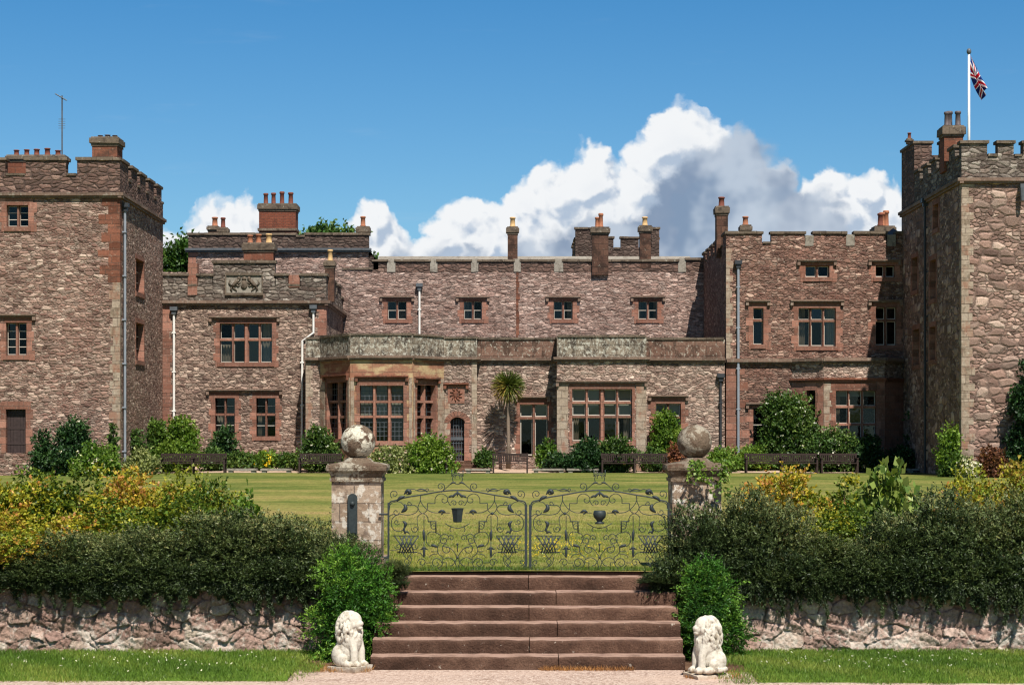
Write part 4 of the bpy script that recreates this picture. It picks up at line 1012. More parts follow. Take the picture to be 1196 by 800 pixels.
# carved stone over the arched door
pz = hu(fr[4], 523, 542.5, 450.5, 471)
mb = MB(); mb.box(fr[4], pz[0], pz[1], -.05, .03, pz[2], pz[3]); po = mb.build('carved_panel', M['sand'], R1)
mb = MB(); c = ((pz[0] + pz[1]) / 2, (pz[2] + pz[3]) / 2)
mb.ball(fr[4].p(c[0], .03, c[1]), .14, .06, .2)
for k in range(10):
    a = k * .63; mb.tube([fr[4].p(c[0] + .16 * math.cos(a), .03, c[1] + .18 * math.sin(a)), fr[4].p(c[0] + .3 * math.cos(a + .25), .05, c[1] + .32 * math.sin(a + .25))], [.05, .02], 5)
mb.build('carving', M['sand_dark'], po, True)
hood_mould(R1, fr[4], pz[0] - .2, pz[1] + .2, pz[3] + .06, 'sand_dark')
# arched door: stone arch filled over the square opening, iron grille, dark leaf
f4 = fr[4]; a0, a1, az0, az1 = hDoor; mb = MB(); n = 10; rad = (a1 - a0) / 2; spring = az1 - rad * .82
arc = [(a0 + rad - rad * math.cos(math.pi * k / n), spring + rad * .82 * math.sin(math.pi * k / n)) for k in range(n + 1)]
for k in range(n):
    (ua, za), (ub, zb) = arc[k], arc[k + 1]
    mb.poly([f4.p(ua, .018, za), f4.p(ub, .018, zb), f4.p(ub, .018, az1 + .03), f4.p(ua, .018, az1 + .03)])
    mb.poly([f4.p(ua, .018, za), f4.p(ua, -.3, za), f4.p(ub, -.3, zb), f4.p(ub, .018, zb)])
for k in range(n):                                   # voussoirs
    th0, th1 = math.pi * k / n, math.pi * (k + 1) / n
    q = lambda th, r: (a0 + rad - r * math.cos(th), spring + r * .9 * math.sin(th))
    pts = [q(th0 + .02, rad + .02), q(th0 + .02, rad + .26), q(th1 - .02, rad + .26), q(th1 - .02, rad + .02)]
    i = len(mb.v)
    for w in (-.03, .03):
        for (u, z) in pts: mb.v.append(f4.p(u, w, z))
    for fc in ((4, 5, 6, 7)[::-1], (0, 4, 7, 3), (1, 2, 6, 5), (0, 1, 5, 4), (3, 7, 6, 2)): mb.f.append(tuple(i + t for t in fc)); mb.m.append(0)
z = az0; k = 0
while z < spring - .05:
    e = min(spring, z + .36)
    for sg in (0, 1):
        wd = .3 if (k + sg) % 2 else .2
        mb.box(f4, (a0 - wd) if sg == 0 else a1 - .03, (a0 + .03) if sg == 0 else a1 + wd, -.3, .02, z + .004, e - .004, 0, .003)
    z = e; k += 1
do = mb.build('doorway', M['sand'], R1)
mb = MB(); mb.wall(f4, a0, a1, az0, az1, w=-.3); mb.build('door_leaf', M['door_wood'], do)
mb = MB()
for k in range(1, 5): mb.box(f4, a0 + .03 + (a1 - a0 - .06) * k / 5 - .012, a0 + .03 + (a1 - a0 - .06) * k / 5 + .012, -.24, -.22, az0, spring + .2)
for k in range(1, 7): mb.box(f4, a0 + .03, a1 - .03, -.238, -.218, az0 + k * .27 - .012, az0 + k * .27 + .012)
mb.box(f4, a0 + .03, a1 - .03, -.2, -.17, az0 + .95, az0 + 1.05)
mb.build('grille', M['lead'], do)
# french window, rectangular bay and east window
window(R1, fr[6], *hF, lights=2, trans=[Z(488, D4)], sash=.035, blind=[(Z(486, D4), Z(472, D4))], sur=.22, mw=.16, door=True, hood=(X(601, D4) - S[6][0][0], X(642.5, D4) - S[6][0][0], Z(464, D4)), lint=.22)
window(R1, fr[8], *hBay, lights=4, king=True, trans=[Z(470, 90.3), Z(486.5, 90.3)], sash=.03, sur=.14, mw=.15, lint=.22, blind=[(Z(485.5, 90.3), Z(454, 90.3))],
       curtain=[(hBay[0] + .03, hBay[0] + .35, hBay[2], Z(487, 90.3)), (hBay[1] - .4, hBay[1] - .03, hBay[2], Z(487, 90.3))])
hood_mould(R1, fr[8], -.05, fr[8].L + .05, Z(446, 90.3))
pier_strip(fr[8], .0, hBay[0] - .16, GZ - .2, Z(447, 90.3)); pier_strip(fr[8], hBay[1] + .16, fr[8].L, GZ - .2, Z(447, 90.3))
window(R1, fr[10], *hE, lights=2, trans=[Z(487.5, D4)], sash=.04, blind=[(Z(486, D4), Z(471, D4))], sur=.3, mw=.15, hood=(X(757, D4) - S[10][0][0], X(804, D4) - S[10][0][0], Z(463, D4)))
drainpipe(R1, fr[10], [(X(841.5, D4) - S[10][0][0], .1, Z(444, D4)), (X(841.5, D4) - S[10][0][0], .1, GZ)], 'black_pipe')
# door steps
mb = MB(); u = (a0 + a1) / 2
for k in range(3): mb.box(f4, u - .7 - .25 * k, u + .7 + .25 * k, .02, .35 + .3 * k, 1.0, az0 - .02 - .15 * k, 0, .01)
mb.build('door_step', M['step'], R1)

# ---------------------------------------------------------------- right wing
D5 = 92.0
xl, xr = X(848, D5), 18.26
W2 = thing('castle_wing', ((xl + xr) / 2, D5 + 5, GZ), 'red brown three storey wing with battlements beside the shaded tower', 'wing')
f5 = FX(D5); l5 = Fr((xl, 103), (xl, D5))
zc5 = Z(284.5, D5); zt5 = Z(273, D5)
H = dict(a=hole(940, 969.5, 309.5, 324.5, D5), b=hole(1022, 1046, 309.5, 324.5, D5), c=hole(879, 892.5, 359, 403, D5), d=hole(932, 977, 359, 405, D5), e=hole(1022, 1048, 358, 404, D5), f=hole(879, 894.5, 476, 516, D5))
block(W2, xl, xr, D5, 103, GZ - .5, Z(289, D5), list(H.values()), 'rub_east', right=False)
interior(W2, xl + .2, xr + 3, D5 + 2.6, GZ, Z(290, D5))
parapet(W2, f5, Z(289.1, D5), zc5, [pxm(848, 890, zt5, D5), pxm(901, 940, zt5, D5), pxm(950.5, 988, zt5, D5), pxm(998.5, 1035, zt5, D5), pxm(1047, 1060, zt5, D5)], xl, xr,
        m='rub_east', fill=[pxm(940, 950.5, Z(275, D5), D5), pxm(988, 998.5, Z(274, D5), D5), pxm(1036, 1046.5, Z(274.5, D5), D5)], w=.004)
parapet(W2, l5, Z(289.1, D5), zc5, [(i * 1.9, i * 1.9 + 1.3, zt5) for i in range(6)], 0, 10.55, m='rub_east', w=.004)
quoins(W2, f5, xl, 1, Z(425, D5), Z(290, D5), 'buff', .3, .2); quoins(W2, f5, xl, 1, GZ - .3, Z(425, D5), 'sand', .95, .6)
window(W2, f5, *H['a'], lights=2, sur=.3, mw=.14, hood=(X(931, D5), X(977, D5), Z(305, D5)), sash=.03)
window(W2, f5, *H['b'], lights=2, sur=.3, mw=.14, hood=(X(1014, D5), X(1052, D5), Z(305, D5)), sash=.03)
window(W2, f5, *H['c'], lights=1, trans=[Z(374, D5)], sur=.3, hood=(X(871, D5), X(899.5, D5), Z(352, D5)), sash=.02)
window(W2, f5, *H['d'], lights=3, trans=[Z(374.5, D5)], sur=.3, mw=.14, hood=(X(923, D5), X(985.5, D5), Z(352, D5)), sash=.025, curtain=[(H['d'][0] + .05, H['d'][0] + .4, H['d'][2], H['d'][3]), (H['d'][1] - .4, H['d'][1] - .05, H['d'][2], H['d'][3])])
window(W2, f5, *H['e'], lights=2, trans=[Z(374, D5)], sur=.3, mw=.14, hood=(X(1014, D5), X(1054, D5), Z(352, D5)), sash=.03)
window(W2, f5, *H['f'], lights=1, sur=.3, bars=2, hood=(X(871, D5), X(903, D5), Z(472, D5)))
string_course(W2, f5, xl + .02, X(1054, D5), Z(423, D5), .2, .3, 'drip')
# canted ground floor bay at the foot of the wing
db_ = 90.8
bs = [((X(924.5, D5), D5), (X(962, db_), db_)), ((X(962, db_), db_), (X(1033.5, db_), db_)), ((X(1033.5, db_), db_), (X(1058, D5), D5))]
bf = [Fr(a, b) for a, b in bs]; zb_ = Z(443.5, db_)
hb1, hb2 = hu(bf[0], 941, 953, 455, 497), hu(bf[1], 975.5, 1024, 455.5, 512.5)
mb = MB()
mb.wall(bf[0], 0, bf[0].L, GZ - .3, zb_, [hb1], .3); mb.wall(bf[1], 0, bf[1].L, GZ - .3, zb_, [hb2], .3); mb.wall(bf[2], 0, bf[2].L, GZ - .3, zb_)
bo = mb.build('bay', M['sand'], W2)
mb = MB()
for f in bf: mb.wall(f, 0, f.L, zb_, Z(423.5, D5), w=-.02)
mb.build('bay_upper_wall', M['rub_terrace'], W2)
mb = MB(); mb.poly([(*bs[0][0], Z(423.5, D5)), (*bs[1][0], Z(423.5, D5)), (*bs[1][1], Z(423.5, D5)), (*bs[2][1], Z(423.5, D5))]); mb.build('bay_roof', M['coping'], W2)
for i, f in enumerate(bf):
    string_course(W2, f, -.03, f.L + .03, zb_, .12, .16, 'sand_dark'); string_course(W2, f, -.03, f.L + .03, Z(423, D5) + .01, .16, .26, 'drip')
window(W2, bf[0], *hb1, lights=1, trans=[Z(474, 91.5)], sur=.12, lint=.16)
window(W2, bf[1], *hb2, lights=3, trans=[Z(475, db_), Z(495.5, db_)], sur=.2, mw=.13, lint=.22, sash=.02, blind=[(Z(463, db_), Z(456, db_))], curtain=[(hb2[0] + .05, hb2[0] + .3, hb2[2], hb2[3])])
quoins(W2, bf[1], 0, 1, GZ, zb_ - .1, 'buff', .42, .3, pr=.01)
drainpipe(W2, f5, [(X(862, D5), .1, Z(312, D5)), (X(862, D5), .1, GZ)], 'grey_pipe', r=.065)
drainpipe(W2, f5, [(X(1056.5, D5), .1, Z(430, D5)), (X(1056.5, D5), .1, GZ)], 'black_pipe')
chimney(W2, 836, 851.5, 241, 300, D5 + 1.9, [(839.5, 848, 229.5, 'pot_red')], 'chim_stone', .8, cap=.34)
chimney(W2, 865, 878, 263, 280, D5 + 3, [(867.5, 875.5, 252.5, 'pot_orange')], 'chim_stone', .6, cap=.26)
chimney(W2, 1022, 1046, 264, 284, D5 + 3, [(1025.5, 1033, 249, 'pot_red', .25), (1029, 1037, 247, 'pot_orange', .6), (1035, 1043, 244, 'pot_orange', .9)], 'brick', 1.2, cap=.26)
mb = MB(); q = D5 + 2.2; cx_ = X(1043, q); zz = Z(275, q)
for k in range(4):
    a, b = k * math.pi / 2 + .785, (k + 1) * math.pi / 2 + .785
    mb.poly([(cx_ + .9 * math.cos(a), q + .9 * math.sin(a), zz - .2), (cx_ + .9 * math.cos(b), q + .9 * math.sin(b), zz - .2), (cx_, q, zz + .35)])
mb.build('roof_lantern', M['slate'], W2)

# ---------------------------------------------------------------- the tower at the right end
D6, D6b = 80.0, 92.3
XR = 18.26; x1 = XR + 11.5
T2 = thing('castle_tower', (XR + 5.7, D6 + 6, GZ), 'tall boulder walled stone tower flying a flag, its side in shade', 'tower')
f6 = FX(D6); s6 = Fr((XR, D6b), (XR, D6))
zs6 = Z(212, D6); zc6 = Z(182.5, D6); zm6 = Z(167.5, D6)
def ys6(px): return XR * F / (px - CX)
def shole6(px0, px1, py0, py1):
    ya, yb = ys6(px1), ys6(px0); dm = (ya + yb) / 2
    return (D6b - yb, D6b - ya, Z(py1, dm), Z(py0, dm))
sh = [shole6(1090, 1096.5, 238, 268), shole6(1086, 1093.5, 303, 350), shole6(1066.5, 1074, 384, 427), shole6(1086, 1093, 381, 421), shole6(1065, 1072, 300, 340)]
block(T2, XR, x1, D6, D6b, GZ - .5, zs6 + .1, [], 'rub_keep', side_l=sh)
interior(T2, XR + 1.6, x1, D6 + 6, GZ, zs6)
for h in sh: window(T2, s6, *h, lights=1, sur=.2, lint=.2)
string_course(T2, f6, XR - .17, x1, zs6, .18, .24, 'drip'); string_course(T2, s6, 0, D6b - D6 + .17, zs6, .18, .24, 'drip')
parapet(T2, f6, zs6 + .08, zc6, [pxm(1123, 1153, zm6, D6), pxm(1165.5, 1184, zm6, D6), pxm(1195, 1225, zm6, D6), pxm(1240, 1262, zm6, D6), pxm(1278, 1310, zm6, D6), pxm(1330, 1360, zm6, D6), pxm(1380, 1420, zm6, D6)], XR, x1, m='rub_parapet')
parapet(T2, s6, zs6 + .082, zc6, [(3.0 + i * 1.75, 3.0 + i * 1.75 + 1.1, zm6) for i in range(5)], 2.9, D6b - D6 - .46, m='rub_parapet')
# raised turret over the rear corner
zt6 = Z(165, 89.4); fr6 = FX(89.4)
mb = MB(); mb.box(fr6, XR + .001, XR + 2.2, -2.9, 0, zs6 + .05, Z(181.5, 89.4)); mb.box(fr6, XR, XR + .80, -2.905, .004, zs6, zt6 - .1); mb.box(fr6, XR + 1.2, XR + 2.2, -.45, .004, zs6 + .06, zt6 - .1)
to = mb.build('turret', M['rub_parapet_red'], T2)
cb = MB(); coping(cb, fr6, XR, XR + .80, -2.9, 0, zt6 - .1); cb.build('coping', M['coping'], to); cb = MB(); coping(cb, fr6, XR + 1.2, XR + 2.2, -.45, 0, zt6 - .1); cb.build('coping', M['coping'], to)
quoins(T2, f6, XR, 1, GZ - .3, zs6 - .1, 'buff', .5, .32); quoins(T2, s6, D6b - D6, -1, GZ - .3, zs6 - .1, 'buff', .4, .25, pr=.012)
chimney(T2, 1101.5, 1127, 147, 200, D6 + 2.6, [(1104, 1111, 130, 'pot_grey', .3), (1109, 1117.5, 127.5, 'pot_grey', .7), (1117, 1125, 129, 'pot_grey', .35)], 'sand_dark', 1.0, cap=.36)
chimney(T2, 1059.5, 1066, 162, 168, 90.6, [(1060.5, 1065.5, 155, 'pot_red')], 'chim_stone', .35, cap=.12)
drainpipe(T2, s6, [(D6b - ys6(1083), .1, Z(235, 85)), (D6b - ys6(1083), .1, GZ)], 'black_pipe')
mb = MB(); u = X(1192, D6)
mb.box(f6, u - .09, u + .09, -.1, .35, Z(224, D6), Z(216, D6)); mb.tube([f6.p(u, .3, Z(221, D6)), f6.p(u, .34, Z(236, D6))], [.12, .08], 8); mb.build('water_spout', M['lead'], T2)
# flagpole and flag
dF = D6 + 2.4; xf = X(1131.7, dF)
FP = thing('flagpole', (xf, dF, zs6), 'white flagpole rising from the roof of the tower with grey chimney pots', 'flagpole')
mb = MB(); mb.tube([(xf, dF, zs6 - .1), (xf, dF, Z(64, dF))], [.065, .045], 10); mb.build('pole', M['pole'], FP, True)
mb = MB(); mb.ball((xf, dF, Z(60.5, dF)), .1, .1, .13); mb.build('finial', M['lead'], FP, True)
me = bpy.data.meshes.new('flag'); nu, nv = 18, 26; vv = []; uvs = []; ff = []
for j in range(nv + 1):
    for i in range(nu + 1):
        s, t = i / nu, j / nv        # s along the fly, t down the hoist
        # limp cloth: the fly hangs down, gathered into folds
        zz = Z(65, dF) - t * .80 - s * (1.35 - .25 * t)
        out = .06 + s * (.66 - .10 * t) + .05 * math.sin(t * 9 + s * 2)
        back = .16 * math.sin(t * 13 + s * 3.2) * (.25 + s) 
        vv.append((xf + out - .05 * t, dF + back, zz)); uvs.append((s * 2, 1 - t))
for j in range(nv):
    for i in range(nu): a = j * (nu + 1) + i; ff.append((a, a + 1, a + nu + 2, a + nu + 1))
me.from_pydata(vv, [], ff); me.materials.append(M['flag']); ul = me.uv_layers.new(name='UVMap')
for lp in me.loops: ul.data[lp.index].uv = uvs[lp.vertex_index]
me.polygons.foreach_set('use_smooth', [True] * len(ff))
fo = put('flag', me); tag(fo, 'limp red white and blue flag hanging from the white pole', 'flag')

# ---------------------------------------------------------------- older tower behind the range
dK = 125.0; fk = FX(dK)
KP = thing('castle_tower', (X(721, dK), dK + 3, GZ), 'distant dark tower top showing behind the central range chimneys', 'tower')
ka, kb = X(672, dK), X(770, dK); zk = Z(291, dK); zh = Z(267.5, dK); zmid = Z(278.5, dK)
mb = MB(); mb.box(fk, ka, kb, -7, 0, GZ - .5, zk); mb.build('wall', M['rub_dark'], KP)
parapet(KP, fk, zk, zk + .02, [(ka, X(692, dK), zh), (X(692.2, dK), X(700, dK), zmid), (X(706, dK), X(716.5, dK), zmid), (X(725, dK), X(746, dK), zmid), (X(755, dK), X(758, dK), zmid), (X(761, dK), kb, zh)], ka, kb, m='rub_dark', w=.002)
for xx, s in ((ka, 1), (kb, -1)):
    sf = Fr((xx, dK + 7), (xx, dK)) if s > 0 else Fr((xx, dK), (xx, dK + 7))
    parapet(KP, sf, zk, zk + .02, [(.5, 1.6, zmid), (2.4, 3.8, zmid), (4.6, 6.4, zmid)], .5, 6.4, m='rub_dark', w=.002)

# ---------------------------------------------------------------- trees behind the castle
def tree(px, d, pytop, rx, label, seed, cls=26, name='broadleaf_tree'):
    x = X(px, d); h = Z(pytop, d) - GZ
    t = thing(name, (x, d, GZ), label, 'tree', 'trees behind the castle')
    cr = clumps(cls, rx, rx, h * .62, rx * .34, -.05, seed)
    cr = [(a, b, c + h * .38, r, tn) for a, b, c, r, tn in cr]
    P, D, L, Wd, T = shoots(cr, 240, .7, 7, .30, .17, up=.3, spread=.9, seed=seed, tone=(.1, .6))
    put('crown', leaf_mesh('crown', P, D, L, Wd, T, M['lf_tree']), t)
    mb = MB(); mb.tube([(0, 0, -.2), (.1, .05, h * .25), (0, .1, h * .6), (.1, 0, h * .85)], [.4, .3, .2, .06], 9)
    for (a, b, c, r, tn) in cr[:16]:
        mb.tube([(0, 0, h * .35 + rng.uniform(0, .1) * h), (a * .5, b * .5, c - .4), (a, b, c)], [.14, .09, .03], 6)
    o = mb.build('trunk', M['bark'], None, True); o.parent = t
    return t
tree(205, 122, 266, 2.9, 'leafy tree showing between the left tower and the stone wing', 1)
tree(366, 124, 243, 2.4, 'tree top rising beside the wide brick chimney with four pots', 2)
tree(395, 128, 248, 2.6, 'low tree top behind the parapet left of a lone orange chimney pot', 3)
tree(436, 118, 272, 1.5, 'small tree tip at the step where the rear block meets the range', 4, 14)
# ---------------------------------------------------------------- garden walls: each stone stands out of the face
def rubble_relief(x0, x1, zb, zt, y, cell, seed, res=.0115, relief=.040):
    r = np.random.default_rng(seed)
    nx, nz = int((x1 - x0) / res) + 1, int((zt - zb) / res) + 1
    U, V = np.meshgrid(np.linspace(x0, x1, nx), np.linspace(zb, zt, nz))
    wu = .05 * np.sin(U * 5.1 + V * 3.7) + .03 * np.sin(U * 11.3 - V * 9.1 + 1); wv = .04 * np.sin(U * 4.3 + 2 + V * 6) + .02 * np.sin(U * 13 + V * 2)
    cu, cv = cell
    gu, gv = (U + wu - x0) / cu + 2, (V + wv - zb) / cv + 2
    NU, NV = int((x1 - x0) / cu) + 6, int((zt - zb) / cv) + 6
    ju, jv = r.uniform(.08, .92, (NU, NV)), r.uniform(.2, .8, (NU, NV))
    hv, hh, tu, tv, wt = r.uniform(0, 1, (NU, NV)), r.uniform(.35, 1, (NU, NV)), r.normal(0, .5, (NU, NV)), r.normal(0, .5, (NU, NV)), r.uniform(-.24, .24, (NU, NV))
    iu, iv = gu.astype(int), gv.astype(int)
    f1 = np.full(U.shape, 9.); f2 = np.full(U.shape, 9.); col = np.zeros(U.shape); h0 = np.zeros(U.shape); tilt = np.zeros(U.shape)
    for a in (-1, 0, 1):
        for b in (-1, 0, 1):
            ku, kv = np.clip(iu + a, 0, NU - 1), np.clip(iv + b, 0, NV - 1)
            du, dv = gu - (ku + ju[ku, kv]), gv - (kv + jv[ku, kv])
            d = (np.abs(du) ** 2.6 + np.abs(dv) ** 2.6) ** (1 / 2.6) + wt[ku, kv]
            m = d < f1
            f2 = np.where(m, f1, np.minimum(f2, d)); f1 = np.where(m, d, f1)
            col = np.where(m, hv[ku, kv], col); h0 = np.where(m, hh[ku, kv], h0); tilt = np.where(m, du * tu[ku, kv] + dv * tv[ku, kv], tilt)
    e = f2 - f1; s = np.clip(e / .11, 0, 1); s = s * s * (3 - 2 * s)
    fade = np.clip(np.minimum(np.minimum(U - x0, x1 - U), np.minimum(V - zb, zt - V)) / .05, 0, 1)
    rough = .007 * np.sin(U * 37 + V * 23) * np.sin(V * 51 - U * 17) + .004 * np.sin(U * 90 + col * 40) * np.sin(V * 77 + col * 20) + .0035 * r.normal(size=U.shape)
    H = (s * (h0 * relief + tilt * .045) + rough * s) * fade
    Vx = np.stack([U, y - H, V], -1).reshape(-1, 3)
    idx = np.arange(nx * nz).reshape(nz, nx)
    Q = np.stack([idx[:-1, :-1], idx[:-1, 1:], idx[1:, 1:], idx[1:, :-1]], -1).reshape(-1, 4)
    jo = 1 - np.clip((e - .012) / .07, 0, 1)
    return Vx, Q, col.ravel(), jo.ravel()
def garden_wall(x0, x1, zt, y, seed, mt, label, cell):
    V, Q, col, jo = rubble_relief(x0, x1, -.08, zt, y, cell, seed)
    n = len(V); th = .5
    ex = np.array([(x0, y, -.08), (x1, y, -.08), (x1, y, zt), (x0, y, zt), (x0, y + th, -.08), (x1, y + th, -.08), (x1, y + th, zt), (x0, y + th, zt)])
    faces = [tuple(q) for q in Q] + [(n + 3, n + 2, n + 6, n + 7), (n + 1, n + 5, n + 6, n + 2), (n + 4, n + 0, n + 3, n + 7), (n + 5, n + 4, n + 7, n + 6)]
    me = bpy.data.meshes.new('retaining_wall'); me.from_pydata(np.vstack([V, ex]).tolist(), [], faces)
    for nm, a in (('stone', col), ('joint', jo)):
        at = me.attributes.new(nm, 'FLOAT', 'POINT'); at.data.foreach_set('value', np.concatenate([a, np.full(8, .4)]).astype(np.float32))
    me.polygons.foreach_set('use_smooth', [True] * len(Q) + [False] * 4)
    me.materials.append(mt); o = put('retaining_wall', me)
    return tag(o, label, 'wall')
garden_wall(-9.0, -1.5, .86, 22.5, 3, M['garden_wall'], 'rose rubble retaining wall left of the garden steps', (.215, .135))
garden_wall(1.88, 9.0, .86, 22.5, 8, M['garden_wall_pale'], 'paler rubble retaining wall right of the garden steps', (.20, .15))

# ---------------------------------------------------------------- steps
ST = thing('garden_steps', (.19, 22, 0), 'six worn red sandstone steps climbing to the iron gates', 'steps')
def rough_box(mb, x0, x1, y0, y1, z0, z1, seg=.12, j=.006):
    """A slab with a worn, rounded front edge."""
    n = max(2, int((x1 - x0) / seg)); prof = [(y1, z1), (y0 + .05, z1), (y0 + .018, z1 - .006), (y0 + .004, z1 - .022), (y0, z1 - .05), (y0 + .004, z0), (y1, z0)]
    i0 = len(mb.v); m = len(prof)
    for k in range(n + 1):
        x = x0 + (x1 - x0) * k / n; a, b = rng.uniform(-j, j), rng.uniform(-j, j)
        for q, (y, z) in enumerate(prof):
            mb.v.append((x, y + (a if 0 < q < 6 else 0), z + (b if 0 < q < 4 else 0)))
    for k in range(n):
        for q in range(m):
            a, b = i0 + k * m + q, i0 + k * m + (q + 1) % m
            mb.f.append((a, b, b + m, a + m)); mb.m.append(0)
    mb.f.append(tuple(i0 + q for q in range(m))); mb.m.append(0)
    mb.f.append(tuple(i0 + n * m + q for q in reversed(range(m)))); mb.m.append(0)
joints = [[.50], [.19], [.50], [.19], [.50], [.19]]
for k in range(6):
    y0 = 21.1 + .30 * k; z0, z1 = .1485 * k - (.05 if k == 0 else .012), .1485 * (k + 1)
    xs = [-1.52] + joints[k] + [1.86]; mb = MB()
    for a, b in zip(xs[:-1], xs[1:]): rough_box(mb, a + .004, b - .004, y0, y0 + (.45 if k < 5 else .36), z0, z1 + rng.uniform(-.004, .004))
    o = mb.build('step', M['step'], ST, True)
    md = o.modifiers.new('edge', 'EDGE_SPLIT'); md.split_angle = R(38)
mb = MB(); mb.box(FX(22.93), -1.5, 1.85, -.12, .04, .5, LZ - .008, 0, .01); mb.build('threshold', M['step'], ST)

# ---------------------------------------------------------------- gate piers with stone balls
def pier(cx, mt, capm, ballm, label, plate):
    d = 23.0; f = FX(d); t = thing('gate_pier', (cx, d + .3, LZ), label, 'gate pier')
    w = .287; zc0 = Z(561, d); mb = MB(); c = Vector((cx, d + .3))
    lf = Fr((cx, d + .3), (cx + 1, d + .3))
    def sq(mb, r, za, zb, j=.004): mb.box(lf, -r, r, -r, r, za, zb, 0, j)
    sq(mb, w, LZ - .1, Z(561, d)); sq(mb, w + .045, LZ - .1, LZ + .16)
    mb.build('shaft', mt, t)
    mb = MB(); sq(mb, w + .022, Z(562.5, d), Z(558.5, d))
    prof = [(w + .005, Z(559, d)), (w + .012, Z(556, d)), (w + .026, Z(553, d)), (w + .046, Z(550.5, d)), (w + .060, Z(549.5, d)), (w + .066, Z(546, d)), (w + .058, Z(543, d)), (w - .02, Z(541, d)), (.17, Z(539.3, d)), (.14, Z(536.5, d)), (.13, Z(535, d))]
    i0 = len(mb.v); ns = 6
    for (r, z) in prof:
        for k in range(4 * ns):
            sd, q = divmod(k, ns); s = -1 + 2 * q / ns; rr = r * (1 if r > .2 else 1)
            x, y = [(s, -1), (1, s), (-s, 1), (-1, -s)][sd]
            if r < .2: l = math.hypot(x, y); x, y = x / l * 1.1, y / l * 1.1
            mb.v.append((cx + x * rr + rng.uniform(-.004, .004), d + .3 + y * rr + rng.uniform(-.004, .004), z + rng.uniform(-.004, .004)))
    for j in range(len(prof) - 1):
        for k in range(4 * ns):
            a, b = i0 + j * 4 * ns + k, i0 + j * 4 * ns + (k + 1) % (4 * ns)
            mb.f.append((a, b, b + 4 * ns, a + 4 * ns)); mb.m.append(0)
    mb.f.append(tuple(i0 + (len(prof) - 1) * 4 * ns + k for k in range(4 * ns))); mb.m.append(0)
    o = mb.build('cap', capm, t, False); 
    b = bpy.data.meshes.new('ball'); bm = bmesh.new(); bmesh.ops.create_icosphere(bm, subdivisions=5, radius=.205)
    for v in bm.verts:
        p = v.co; v.co *= 1 + .012 * math.sin(p.x * 23 + 1) * math.sin(p.y * 19) + .006 * math.sin(p.z * 47 + p.x * 31) + rng.uniform(-.003, .003)
    bm.to_mesh(b); bm.free(); b.materials.append(ballm); b.polygons.foreach_set('use_smooth', [True] * len(b.polygons))
    put('ball', b, t, (0, 0, Z(516, d) - LZ))
    if plate:
        mb = MB(); xa, xb = X(406, d) , X(417.5, d)
        mb.box(lf, xa - cx, xb - cx, w - .01, w + .035, Z(626, d), Z(581, d), 0, .003)
        mb.box(lf, xa - cx + .015, xb - cx - .015, w + .03, w + .06, Z(622, d), Z(596, d), 0, .003)
        mb.lathe((0, 0, 0), [(.001, 0)], 3)
        mb.v = mb.v[:-3]; mb.f = mb.f[:16]; mb.m = mb.m[:16]; mb.f = [q for q in mb.f if max(q) < len(mb.v)]; mb.m = mb.m[:len(mb.f)]
        for k in range(10):
            a0, a1 = math.pi * k / 10, math.pi * (k + 1) / 10; xm = (xa + xb) / 2; rr = (xb - xa) / 2
            mb.poly([(xm + rr * math.cos(a), d + .3 - w - .032, Z(582, d) + rr * math.sin(a)) for a in (a0, a1)] + [(xm, d + .3 - w - .032, Z(582, d))])
            mb.poly([(xm + rr * math.cos(a0), d + .3 - w - .032, Z(582, d) + rr * math.sin(a0)), (xm + rr * math.cos(a0), d + .3 - w + .01, Z(582, d) + rr * math.sin(a0)), (xm + rr * math.cos(a1), d + .3 - w + .01, Z(582, d) + rr * math.sin(a1)), (xm + rr * math.cos(a1), d + .3 - w - .032, Z(582, d) + rr * math.sin(a1))])
        mb.ball((xm, d + .3 - w - .04, Z(588, d)), .03)
        mb.build('iron_plate', M['iron'], t)
    return t
pier(X(416, 23), M['pier'], M['cap'], M['ball_pale'], 'stone gate pier with a narrow dark iron plate and pale lichened ball', True)
pier(X(814, 23), M['pier_pale'], M['cap_brown'], M['ball_brown'], 'pale stone gate pier with a brown ball and ivy on its cap', False)

